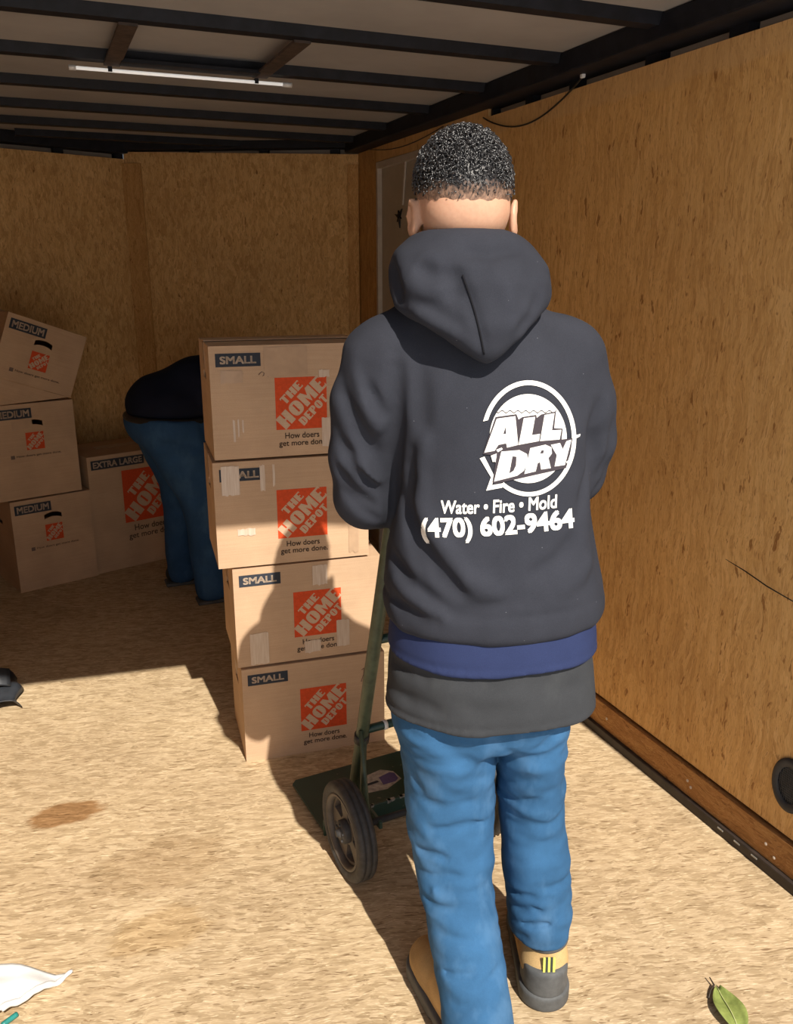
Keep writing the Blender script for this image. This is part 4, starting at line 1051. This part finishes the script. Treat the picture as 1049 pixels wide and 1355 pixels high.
for pp, w, dep, f in [
    # left leg
    ([(520, 1000), (545, 1030), (560, 1060)], 0.010, 0.008, -0.09), ([(536, 1085), (570, 1100), (620, 1092), (655, 1075)], 0.009, 0.008, -0.09),
    ([(540, 1105), (580, 1118), (640, 1108)], 0.009, -0.006, -0.09), ([(545, 1118), (575, 1132), (600, 1140)], 0.009, 0.009, -0.09),
    ([(548, 1145), (590, 1160), (645, 1150)], 0.011, 0.006, -0.10), ([(550, 1165), (580, 1185), (620, 1190)], 0.010, -0.006, -0.11),
    ([(556, 1180), (575, 1200), (610, 1208)], 0.009, 0.006, -0.10), ([(568, 1222), (590, 1240), (630, 1246)], 0.008, 0.006, -0.12), ([(570, 1270), (600, 1290), (640, 1288)], 0.008, 0.006, -0.13),
    ([(665, 1275), (645, 1300), (628, 1318)], 0.008, 0.007, -0.15), ([(590, 1325), (610, 1334), (630, 1330)], 0.007, 0.006, -0.15), ([(575, 1255), (620, 1265), (655, 1250)], 0.010, -0.005, -0.14),
    ([(570, 960), (600, 1000), (640, 1020)], 0.018, 0.005, -0.11), ([(650, 985), (630, 1010), (590, 1030)], 0.016, -0.005, -0.11), ([(545, 1050), (590, 1070), (640, 1055)], 0.012, 0.005, -0.10),
    # right leg
    ([(662, 985), (690, 1005), (730, 1000), (750, 985)], 0.010, 0.007, -0.09), ([(660, 1010), (700, 1018), (748, 1008)], 0.010, -0.006, -0.09), ([(658, 1030), (680, 1040), (705, 1035)], 0.008, 0.010, -0.08),
    ([(660, 1045), (685, 1062), (720, 1058)], 0.008, 0.008, -0.08), ([(700, 1000), (735, 975), (752, 955)], 0.010, 0.006, -0.09), ([(664, 1085), (700, 1092), (745, 1085)], 0.012, 0.003, -0.08),
    ([(668, 1170), (690, 1185), (715, 1188)], 0.009, 0.008, -0.09), ([(672, 1195), (700, 1205), (750, 1190)], 0.009, 0.006, -0.09), ([(674, 1212), (710, 1225), (755, 1212)], 0.008, 0.007, -0.10), ([(668, 1232), (685, 1240), (700, 1240)], 0.008, 0.008, -0.10),
    ([(715, 1180), (740, 1170), (755, 1155)], 0.009, 0.005, -0.09)]:
    FOLD_J.append((back_pts(pp, f, J), w*0.9, dep*1.25))
for q in FOLD_J: J.fold(*q)
J.ripple(0.0050, 10, 10, 26, 11, 0.06); J.ripple(0.0026, 22, 22, 64, 13, 0.04)
jeans = J.obj('jeans', 'denim', person, 1)

# boots: upper with rubber heel cap, outsole, collar and a striped pull tab
def boot(heel, toe, lift=0.0):
    hx, hy = heel; tx, ty = toe; L = math.hypot(tx-hx, ty-hy); dx, dy = (tx-hx)/L, (ty-hy)/L
    px_, py_ = dy, -dx
    def W(u, v, z): return (hx+dx*u+px_*v, hy+dy*u+py_*v, z)      # u along the foot, v to its right
    lo = (min(hx, tx)-0.10, min(hy, ty)-0.10, -0.01); hi = (max(hx, tx)+0.10, max(hy, ty)+0.10, 0.26)
    def plan(Fd, u0, u1, r0, r1, z0, z1, k=0.004, rd=0.008, op='add'):
        a = W(u0, 0, 0); b = W(u1, 0, 0)
        def fn(X, Y, Z):
            abx, aby = b[0]-a[0], b[1]-a[1]; t = np.clip(((X-a[0])*abx+(Y-a[1])*aby)/(abx**2+aby**2), 0, 1)
            d = np.sqrt((X-a[0]-t*abx)**2+(Y-a[1]-t*aby)**2)-(r0+(r1-r0)*t)+rd+0*Z
            e = np.abs(Z-(z0+z1)/2)-(z1-z0)/2+rd+0*X
            return np.sqrt(np.maximum(d, 0)**2+np.maximum(e, 0)**2)+np.minimum(np.maximum(d, e), 0)-rd
        Fd.put(fn, (min(a[0], b[0])-0.06, min(a[1], b[1])-0.06, z0), (max(a[0], b[0])+0.06, max(a[1], b[1])+0.06, z1), k, op)
    U = Field(lo, hi, 0.004)
    U.chain([(*W(0.055, 0, 0.075), 0.043), (*W(0.12, 0, 0.072), 0.042), (*W(0.20, 0.002, 0.055), 0.043), (*W(0.245, 0.002, 0.050), 0.038)], 0.02)
    U.chain([(*W(0.068, 0, 0.09), 0.046), (*W(0.075, 0, 0.15), 0.046)], 0.03)
    plan(U, 0.05, 0.235, 0.042, 0.044, 0.028, 0.06, 0.012)
    up = U.obj('boot', 'boot_tan', person, 1)
    O = Field(lo, hi, 0.004)
    plan(O, 0.050, 0.240, 0.0535, 0.050, 0.0, 0.038, 0.006, 0.006)
    O.put(lambda X, Y, Z: np.maximum(np.abs((X-W(0.115, 0, 0)[0])*dx+(Y-W(0.115, 0, 0)[1])*dy)-0.018, Z-0.010+0*X), W(0.115, -0.06, 0), W(0.115, 0.06, 0.01), 0.003, 'cut')
    O.obj('outsole', 'rubber_grey', up, 1)
    K = Field(lo, hi, 0.004)
    plan(K, 0.046, 0.062, 0.0465, 0.048, 0.030, 0.096, 0.006, 0.010)
    K.obj('heel_cap', 'rubber_grey', up, 1)
    plan_c = Field(lo, hi, 0.004); plan(plan_c, 0.068, 0.078, 0.050, 0.050, 0.125, 0.162, 0.006, 0.010); plan_c.obj('collar', 'lining', up, 1)
    yaw = math.atan2(dx, dy)
    for k, (v, mt) in enumerate(((-0.010, 'tab_yellow'), (-0.005, 'tab_black'), (0.0, 'tab_yellow'), (0.005, 'tab_black'), (0.010, 'tab_yellow'))):
        bm = bmesh.new(); bm_box(bm, (-0.0025, -0.004, 0.088), (0.0025, -0.001, 0.128), 0.0006)
        bmesh.ops.transform(bm, matrix=Matrix.Translation(W(0.002, v, 0.0)) @ Matrix.Rotation(-yaw, 4, 'Z') @ Matrix.Rotation(math.radians(-6), 4, 'X'), verts=bm.verts)
        bm_obj('tab_stripe' if mt == 'tab_black' else 'pull_tab', bm, mt, up)
    return up
boot((0.137, -0.113), (0.165, 0.185))
boot((-0.022, -0.218), (-0.108, 0.068))

# body: one continuous figure under the clothes, bare at head, neck, ears and hands
B = Field((-0.30, -0.20, 0.04), (0.26, 0.36, 1.72), 0.005)
for sx, top, kn, an, fo in ((-1, (-0.075, 0.0, 0.72), (-0.055, 0.01, 0.42), (-0.036, -0.13, 0.13), (-0.065, -0.05, 0.075)), (1, (0.098, 0.0, 0.72), (0.114, 0.01, 0.42), (0.137, -0.03, 0.13), (0.150, 0.06, 0.085))):
    B.chain([(*top, 0.075), (*kn, 0.052), (*an, 0.038)], 0.02); B.chain([(*an, 0.036), (*fo, 0.028)], 0.02)
B.loft([(0.68, 0.015, 0.0, 0.145, 0.105), (0.78, 0.016, 0.0, 0.15, 0.105), (0.92, 0.012, 0.0, 0.150, 0.105), (1.06, 0.004, 0.0, 0.148, 0.100), (1.20, -0.006, 0.0, 0.158, 0.100), (1.30, -0.02, 0.006, 0.158, 0.09), (1.37, -0.032, 0.012, 0.11, 0.075), (1.43, -0.042, 0.014, 0.064, 0.062)], k=0.03, p=2.1, round_=0.03)
B.chain([(-0.045, 0.012, 1.40, 0.064), (-0.050, 0.012, 1.56, 0.063)], 0.025)
B.ell((-0.052, 0.020, 1.602), (0.0745, 0.098, 0.088), 0.02)                     # skull
B.ell((-0.052, 0.050, 1.535), (0.060, 0.068, 0.072), 0.03)                      # jaw
B.ell((-0.052, -0.030, 1.565), (0.066, 0.050, 0.050), 0.03)                     # back of the skull into the neck
B.cap((-0.052, 0.108, 1.585), (-0.052, 0.128, 1.558), 0.009, 0.014, 0.015)      # nose
B.ell((-0.052, 0.112, 1.508), (0.022, 0.012, 0.007), 0.008); B.ell((-0.052, 0.112, 1.497), (0.020, 0.012, 0.007), 0.006)
B.ell((-0.052, 0.100, 1.472), (0.022, 0.020, 0.016), 0.015)                     # chin
for s_ in (-1, 1):
    B.ell((-0.052+s_*0.031, 0.118, 1.590), (0.016, 0.012, 0.010), 0.010, 'cut')
    B.ell((-0.052+s_*0.031, 0.110, 1.606), (0.022, 0.012, 0.007), 0.012)
    rot = Matrix.Rotation(s_*math.radians(-24), 4, 'Z') @ Matrix.Rotation(math.radians(-10), 4, 'X')
    ec = (-0.052+s_*(0.083 if s_ < 0 else 0.089), 0.012, 1.556)
    B.ell(ec, (0.0085, 0.021, 0.034), 0.006, 'add', rot)
    B.ell((ec[0]+s_*0.007, ec[1]+0.004, ec[2]+0.004), (0.006, 0.012, 0.020), 0.005, 'cut', rot)
# arms
B.chain([(-0.170, 0.010, 1.315, 0.055), (-0.214, 0.030, 1.155, 0.042), (-0.206, 0.055, 1.082, 0.040)], 0.02)
B.chain([(-0.206, 0.055, 1.082, 0.040), (-0.145, 0.11, 1.090, 0.032), (-0.100, 0.150, 1.106, 0.026)], 0.015)
B.chain([(0.125, 0.010, 1.315, 0.055), (0.172, 0.03, 1.17, 0.042), (0.168, 0.045, 1.115, 0.040)], 0.02)
B.chain([(0.168, 0.045, 1.115, 0.040), (0.135, 0.150, 1.095, 0.031), (0.118, 0.215, 1.106, 0.026)], 0.015)
for s_, g in ((-1, (-0.088, 0.211, 1.086)), (1, (0.111, 0.286, 1.086))):
    gx, gy, gz = g; dirx = 0.37            # the grip runs along +y, drifting in x
    wrist = (-0.100, 0.150, 1.106) if s_ < 0 else (0.118, 0.215, 1.106)
    B.ell((gx+s_*0.006, gy-0.004, gz+0.031), (0.036, 0.044, 0.015), 0.012)      # palm over the grip
    B.cap(wrist, (gx, gy-0.03, gz+0.030), 0.026, 0.020, 0.015)
    for q, ln in enumerate((0.86, 1.0, 0.97, 0.80)):                              # four fingers round the outside
        fy = gy+0.033-0.0215*q; R_ = 0.0275; a0, a1 = 60, -110*ln-25
        pts = []
        for j in range(7):
            a = math.radians(a0+(a1-a0)*j/6); pts.append((gx+s_*R_*math.cos(a)-dirx*(fy-gy), fy, gz+R_*math.sin(a), 0.0094-0.0006*j*0.6))
        B.chain(pts, 0.003)
    B.chain([(gx-s_*0.018, gy-0.022, gz+0.028, 0.012), (gx-s_*0.031, gy+0.004, gz+0.012, 0.0105), (gx-s_*0.029, gy+0.026, gz-0.008, 0.0092)], 0.006)
body = B.obj('body', 'skin', person, 1)
for s_ in (-1, 1):
    bm = bmesh.new(); bmesh.ops.create_uvsphere(bm, u_segments=16, v_segments=10, radius=0.0115, matrix=Matrix.Translation((-0.052+s_*0.031, 0.103, 1.590)))
    bm_obj('eye', bm, 'eye', person, True)

# hair: close cap plus short curls, thinning down to the nape
HR = Field((-0.16, -0.12, 1.53), (0.06, 0.15, 1.72), 0.003)
HR.ell((-0.052, 0.016, 1.606), (0.0785, 0.1025, 0.0905), 0.01)
HR.ell((-0.052, -0.028, 1.585), (0.069, 0.055, 0.050), 0.02)
def cutplane(X, Y, Z):      # keep what lies above a line that rises towards the forehead
    zc = 1.556+0.012*np.clip((np.abs(X+0.052)-0.03)/0.04, 0, 1)+np.where(Y > 0.0, (Y)*0.75, 0)
    return (Z-zc)+0*X
HR.put(lambda X, Y, Z: -cutplane(X, Y, Z), (-0.16, -0.12, 1.53), (0.06, 0.15, 1.72), 0.004, 'int')
def mat_hair_fade():
    k = NT('hair_fade'); tc = k.n('ShaderNodeTexCoord').outputs['Object']
    sp_ = k.n('ShaderNodeSeparateXYZ'); k.l(tc, sp_.inputs[0])
    nz = k.noise(k.coord((1, 1, 0.6), src=tc), 260, 3, 0.6)
    h = k.math('ADD', k.math('MULTIPLY', k.math('SUBTRACT', sp_.outputs[2], 1.560), 18.0), k.math('MULTIPLY', k.math('SUBTRACT', nz, 0.5), 1.1))
    c = k.mix(k.ramp(h, [(0.0, 0.0), (0.4, 0.55), (0.85, 1.0)]), (0.57, 0.33, 0.215), (0.018, 0.016, 0.016))
    k.base(c); k.set(Roughness=0.45)
    return k.m
MAT['hair_fade'] = mat_hair_fade()
HR.f += (np.clip((1.592-HR.ax[2])/0.032, 0, 1)*0.0085).astype(np.float32)[None, None, :]
HR.ripple(0.0020, 150, 150, 150, 4)
hair = HR.obj('hair', 'hair_fade', person, 1)
def curls():
    rg = np.random.RandomState(3); me = hair.data
    co = np.empty(len(me.vertices)*3, np.float32); me.vertices.foreach_get('co', co); co = co.reshape(-1, 3)
    no = np.empty(len(me.vertices)*3, np.float32); me.vertices.foreach_get('normal', no); no = no.reshape(-1, 3)
    wgt = np.clip((co[:, 2]-1.582)/0.04, 0, 1)**1.1
    ok = np.nonzero((rg.rand(len(co)) < wgt) & (no[:, 2] > -0.5) & (co[:, 2]-1.57-0.75*np.clip(co[:, 1], 0, 1) > 0.008))[0]
    pick = rg.choice(ok, min(3800, len(ok)), replace=False)
    V = []; Fc = []; NS, SD_ = 7, 4
    for i in pick:
        p, n = co[i].astype(float), no[i].astype(float); t = np.cross(n, rg.randn(3)); t /= np.linalg.norm(t)+1e-9; b = np.cross(n, t)
        ln = np.clip((p[2]-1.58)/0.06, 0.25, 1.0); R_ = rg.uniform(0.0026, 0.0058)*(0.6+0.4*ln); r = 0.0007; a0 = rg.rand()*6.28; sweep = rg.uniform(2.6, 4.6)*(0.45+0.55*ln); tilt = rg.uniform(0.25, 0.9)
        base = len(V)
        for j in range(NS):
            a = a0+sweep*j/(NS-1)
            e1 = t*math.cos(a)+(b*(1-tilt)+n*tilt)*math.sin(a)
            c = p+n*(0.0012+0.0016*ln)+e1*R_
            u = n; w_ = np.cross(e1, n); w_ /= np.linalg.norm(w_)+1e-9; tang = -t*math.sin(a)+(b*(1-tilt)+n*tilt)*math.cos(a); side = np.cross(tang, e1); side /= np.linalg.norm(side)+1e-9
            for q in range(SD_):
                an = 2*math.pi*q/SD_; V.append(c+(e1*math.cos(an)+side*math.sin(an))*r*(1.5 if 0 < j < NS-1 else 0.8))
        for j in range(NS-1):
            for q in range(SD_): Fc.append((base+j*SD_+q, base+j*SD_+(q+1) % SD_, base+(j+1)*SD_+(q+1) % SD_, base+(j+1)*SD_+q))
    me2 = bpy.data.meshes.new('curls'); me2.from_pydata([tuple(v) for v in V], [], Fc); me2.update(); me2.materials.append(MAT['hair'])
    me2.polygons.foreach_set('use_smooth', [True]*len(me2.polygons))
    o = link(bpy.data.objects.new('curls', me2), hair); o['kind'] = 'stuff'
curls()

# ------------------------------------------------------------------ print on the back of the hoodie
def bvh_of(o):
    me = o.data; return BVHTree.FromPolygons([v.co[:] for v in me.vertices], [p.vertices[:] for p in me.polygons])
BV = bvh_of(hoodie)
CAM_L = P_INV @ CAM; ROT_L = P_INV.to_3x3()
def on_cloth(px, py, eps, tree=None):
    d = (ROT_L @ pix_ray(px, py)).normalized()
    loc, n, i, dist = (tree or BV).ray_cast(CAM_L, d)
    if loc is None: return CAM_L+d*1.5
    return loc-d*eps
def cloth_print(name, vf, mat, parent, eps, seg=5.0):
    """2D shape in photograph pixels laid onto the cloth"""
    v2, f2 = vf
    bm = bmesh.new(); vv = [bm.verts.new((x, y, 0)) for x, y in v2]
    for f in f2:
        try: bm.faces.new([vv[i] for i in f])
        except ValueError: pass
    bmesh.ops.triangulate(bm, faces=bm.faces)
    for _ in range(6):
        es = [e for e in bm.edges if e.calc_length() > seg]
        if not es: break
        bmesh.ops.subdivide_edges(bm, edges=es, cuts=1); bmesh.ops.triangulate(bm, faces=[f for f in bm.faces if len(f.verts) > 3])
    for v in bm.verts: v.co = on_cloth(v.co.x, v.co.y, eps)
    bmesh.ops.recalc_face_normals(bm, faces=bm.faces)
    me = bpy.data.meshes.new(name); bm.to_mesh(me); bm.free(); me.materials.append(MAT[mat])
    me.polygons.foreach_set('use_smooth', [True]*len(me.polygons))
    return link(bpy.data.objects.new(name, me), parent)
K_ = 6.993
def lg(pts): return [(630+x/K_, 490+y/K_) for x, y in pts]
def ellipse(cx, cy, rx, ry, n=64, a0=0, a1=360): return [(cx+rx*math.cos(math.radians(a0+(a1-a0)*i/n)), cy+ry*math.sin(math.radians(a0+(a1-a0)*i/n))) for i in range(n)]
badge = cloth_print('badge_disc', fill2d([lg(ellipse(480, 632, 358, 412))]), 'vinyl', hoodie, 0.0016)
# outline ring with its speech-bubble tail at the lower left
outer = ellipse(485, 630, 440, 537, 80, -160, 122)
inner = ellipse(485, 632, 402, 497, 80, 118, -160)
ring_o = [p for p in outer] + [(240, 1082), (95, 1112), (140, 988), (40, 815)]
ring_i = [(82, 800), (172, 985), (143, 1066), (262, 1042)] 
cloth_print('badge_ring', fill2d([lg(ellipse(485, 630, 440, 537, 90, -163, 126) + ellipse(485, 632, 400, 495, 90, 126, -163))]), 'vinyl', hoodie, 0.0016, 4)
cloth_print('badge_tail', fill2d([lg([(262, 1042), (146, 1062), (170, 985), (76, 798), (32, 815), (136, 990), (92, 1114), (240, 1086)])]), 'vinyl', hoodie, 0.0016, 4)
cloth_print('badge_spur', fill2d([lg([(880, 636), (905, 605), (965, 588), (958, 612), (905, 640)])]), 'vinyl', hoodie, 0.0016, 4)
wav = [(185+i*9.5, 378+11*math.sin(i*0.82)) for i in range(60)]
cloth_print('wave_line', fill2d([lg(wav+[(x, y+9) for x, y in wav[::-1]])]), 'vinyl_dark', badge, 0.0021, 4)
plate = [(62, 775), (178, 432), (372, 405), (392, 455), (425, 432), (556, 412), (560, 440), (600, 408), (738, 380), (722, 535), (800, 540), (790, 640), (893, 628), (842, 870), (830, 905), (350, 1012), (165, 1052), (150, 1035), (190, 790)]
cloth_print('letter_backing', fill2d([lg(plate)]), 'vinyl_dark', badge, 0.0023, 5)  # dark fleece-toned backing that outlines the letters
A1 = [[(75, 762), (190, 448), (362, 424), (388, 690), (285, 716), (277, 676), (205, 690), (170, 745)], [(250, 590), (272, 520), (276, 588)]]
L1 = [[(392, 690), (440, 444), (545, 430), (515, 600), (590, 588), (580, 655)]]
L2 = [[(590, 655), (632, 414), (724, 396), (700, 556), (788, 550), (772, 640)]]
D1 = [[(165, 1030), (232, 752), (400, 738), (470, 775), (478, 850), (440, 930), (380, 975)], [(305, 955), (335, 795), (372, 800), (368, 880), (345, 930)]]
R1 = [[(445, 960), (500, 720), (640, 688), (695, 712), (700, 770), (668, 812), (690, 905), (600, 918), (590, 850), (568, 860), (550, 935)], [(590, 772), (602, 742), (625, 738), (622, 768)]]
Y1 = [[(725, 890), (745, 785), (690, 690), (775, 672), (800, 730), (835, 655), (880, 642), (820, 876)]]
for ch in (A1, L1, L2, D1, R1, Y1):
    cloth_print('letter', fill2d([lg(q) for q in ch]), 'vinyl', badge, 0.0029, 5)
cloth_print('droplet', fill2d([lg([(135, 790), (190, 770), (175, 845), (152, 848)])]), 'vinyl', badge, 0.0026, 4)
cloth_print('droplet', fill2d([lg([(185, 735), (235, 715), (246, 730), (200, 758)])]), 'vinyl', badge, 0.0026, 4)
cloth_print('dot_mark', fill2d([lg(ellipse(855, 850, 22, 14, 16))]), 'vinyl', badge, 0.0026, 4)
def text_px(s, x0, y0, x1, y1, hgt, bold, shear=0.0, bow=0.0):
    """text along the line (x0,y0)-(x1,y1) in pixels (baseline)"""
    W_ = math.hypot(x1-x0, y1-y0); v, f = text2d(s, W_, hgt, bold, shear)
    dx, dy = (x1-x0)/W_, (y1-y0)/W_
    return [(x0+dx*a+dy*b, y0+dy*a-dx*b+bow*4*(a/W_)*(1-a/W_)) for a, b in v], f
cloth_print('services_text', text_px('Water \u2022 Fire \u2022 Mold', 584, 680, 738, 672, 18, 0.022, 0.12, 3.0), 'vinyl', hoodie, 0.0018, 4)
cloth_print('phone_number', text_px('(470) 602-9464', 558, 719, 761, 706, 34, 0.035, 0.0, 4.0), 'vinyl', hoodie, 0.0018, 4)
# hood centre seam, shoulder seams
BH = bvh_of(hood)
tube_obj('hood_seam', [on_cloth(612+28*t+3*math.sin(3*t), 364+105*t, 0.0006, BH) for t in [i/24 for i in range(25)]], 0.0016, 'hoodie_seam', hood, 6)

# ------------------------------------------------------------------ the second person, bending behind the stack
p2 = empty('person', (0.55, 3.82, 0.0)); tag(p2, 'person in a dark navy top and jeans bending over behind the stacked boxes', 'person')
def crease_z(Fd, lst):
    for pts, w, dep in lst: Fd.fold(pts, w, dep)
G = Field((-0.32, -0.26, 0.02), (0.30, 0.26, 1.02), 0.008)
G.ell((-0.085, 0, 0.825), (0.160, 0.185, 0.135), 0.03)
G.chain([(-0.06, -0.09, 0.79, 0.135), (0.06, -0.125, 0.47, 0.098), (0.062, -0.145, 0.07, 0.075)], 0.03)
G.cap((-0.05, 0, 0.80), (0.08, -0.02, 0.78), 0.14, 0.12, 0.03)
G.chain([(-0.09, 0.09, 0.79, 0.118), (-0.01, 0.120, 0.47, 0.084), (-0.03, 0.135, 0.07, 0.070)], 0.03)
G.put(lambda X, Y, Z: Z-0.862+0.06*(X+0.25)+0*Y+0*X, (-0.4, -0.3, 0), (0.4, 0.3, 1.0), 0.01, 'int')
for z0, dd in ((0.70, 0.012), (0.62, 0.010), (0.50, 0.010), (0.44, 0.010), (0.22, 0.008), (0.14, 0.008)):
    G.fold([(-0.20+0.3*t, -0.21, z0+0.06*math.sin(3*t+z0*9)) for t in (0, .3, .6, 1)], 0.02, dd)
G.fold([(-0.16, -0.18, 0.80), (-0.02, -0.22, 0.66), (0.06, -0.21, 0.55)], 0.03, 0.012)
G.ripple(0.005, 9, 9, 14, 21, 0.04)
G.obj('jeans', 'denim_dark', p2, 1)
T = Field((-0.32, -0.30, 0.66), (0.52, 0.30, 1.20), 0.008)
T.chain([(-0.095, 0, 0.905, 0.128), (0.08, 0, 0.955, 0.140), (0.26, 0, 0.975, 0.138)], 0.04)
T.ell((-0.055, 0, 0.90), (0.178, 0.185, 0.120), 0.03); T.ell((0.20, 0, 0.97), (0.20, 0.20, 0.135), 0.03)
T.chain([(0.28, -0.17, 0.97, 0.080), (0.33, -0.20, 0.80, 0.062), (0.36, -0.19, 0.74, 0.055)], 0.03)
T.chain([(0.28, 0.17, 0.97, 0.080), (0.33, 0.20, 0.80, 0.062), (0.36, 0.19, 0.74, 0.055)], 0.03)
T.put(lambda X, Y, Z: np.where(X < 0.16, 0.846-0.06*(X+0.25)-Z, -0.1)+0*Y, (-0.4, -0.35, 0.6), (0.6, 0.35, 1.2), 0.01, 'int')
T.ripple(0.005, 12, 12, 12, 31, 0.03)
T.obj('top', 'dark_navy', p2, 1)
bm = bmesh.new(); ring = []
for i in range(40):
    a = 2*math.pi*i/40; x = -0.062+0.172*math.cos(a); y = 0.184*math.sin(a); z = 0.853-0.06*(x+0.25)
    ring.append((x, y, z))
bm_tube(bm, ring+[ring[0]], 0.016, 8); bm_obj('belt', bm, 'belt', p2, True)
Q = Field((-0.26, -0.26, 0.04), (0.66, 0.26, 1.16), 0.007)
Q.chain([(-0.08, 0, 0.84, 0.115), (0.10, 0, 0.93, 0.115), (0.28, 0, 0.96, 0.115)], 0.04)
for s_ in (-1, 1):
    Q.chain([(-0.085, s_*0.085, 0.79, 0.085), (0.02-0.03*s_, s_*0.12, 0.47, 0.058), (0.01+0.045*(-s_), s_*0.138, 0.08, 0.042)], 0.03)
    Q.chain([(0.28, s_*0.165, 0.96, 0.052), (0.345, s_*0.20, 0.76, 0.042), (0.42, s_*0.15, 0.56, 0.030), (0.44, s_*0.135, 0.52, 0.026)], 0.02)
    Q.ell((0.455, s_*0.125, 0.475), (0.018, 0.038, 0.046), 0.01)
    for q in range(4):
        yy = s_*0.125+(q-1.5)*0.019; Q.chain([(0.458, yy, 0.435, 0.0095), (0.468, yy, 0.405-0.004*(q in (1, 2)), 0.0088), (0.462, yy, 0.378-0.006*(q in (1, 2)), 0.0078)], 0.004)
    Q.chain([(0.445, s_*0.09, 0.475, 0.011), (0.462, s_*0.075, 0.445, 0.010), (0.468, s_*0.075, 0.42, 0.009)], 0.005)
Q.chain([(0.33, 0, 0.985, 0.058), (0.40, 0, 0.985, 0.056)], 0.03)
Q.ell((0.475, 0, 0.985), (0.092, 0.074, 0.095), 0.02, rot=Matrix.Rotation(math.radians(60), 4, 'Y')); Q.ell((0.50, 0, 0.925), (0.060, 0.058, 0.062), 0.02)
Q.cap((0.560, 0, 0.930), (0.570, 0, 0.915), 0.009, 0.012, 0.01)
for s_ in (-1, 1): Q.ell((0.465, s_*0.078, 0.955), (0.020, 0.008, 0.030), 0.006)
Q.obj('body', 'skin', p2, 1)
R2 = Field((0.34, -0.12, 0.90), (0.62, 0.12, 1.12), 0.006)
R2.ell((0.470, 0, 0.992), (0.099, 0.082, 0.102), 0.01, rot=Matrix.Rotation(math.radians(60), 4, 'Y'))
R2.put(lambda X, Y, Z: 0.965+0.7*np.clip(X-0.50, 0, 1)-Z+0*Y, (0.3, -0.2, 0.8), (0.7, 0.2, 1.2), 0.006, 'int')
R2.ripple(0.003, 90, 90, 90, 5)
R2.obj('hair', 'hair', p2, 1)
for s_, x0 in ((-1, 0.035), (1, -0.065)):
    Fd = Field((x0-0.12, s_*0.142-0.09, -0.01), (x0+0.32, s_*0.142+0.09, 0.16), 0.006)
    Fd.chain([(x0, s_*0.142, 0.055, 0.042), (x0+0.10, s_*0.145, 0.050, 0.042), (x0+0.19, s_*0.148, 0.042, 0.036)], 0.02); Fd.cap((x0+0.02, s_*0.142, 0.06), (x0+0.03, s_*0.142, 0.11), 0.046, 0.044, 0.02)
    Fd.put(lambda X, Y, Z: 0.012-Z+0*X+0*Y, (-0.4, -0.4, 0), (0.6, 0.4, 0.1), 0.004, 'int')
    sh = Fd.obj('shoe', 'rubber', p2, 1)
    bm = bmesh.new(); bm_box(bm, (x0-0.046, s_*0.145-0.045, 0.0), (x0+0.232, s_*0.145+0.045, 0.018), 0.007); bm_obj('sole', bm, 'rubber_grey', sh)
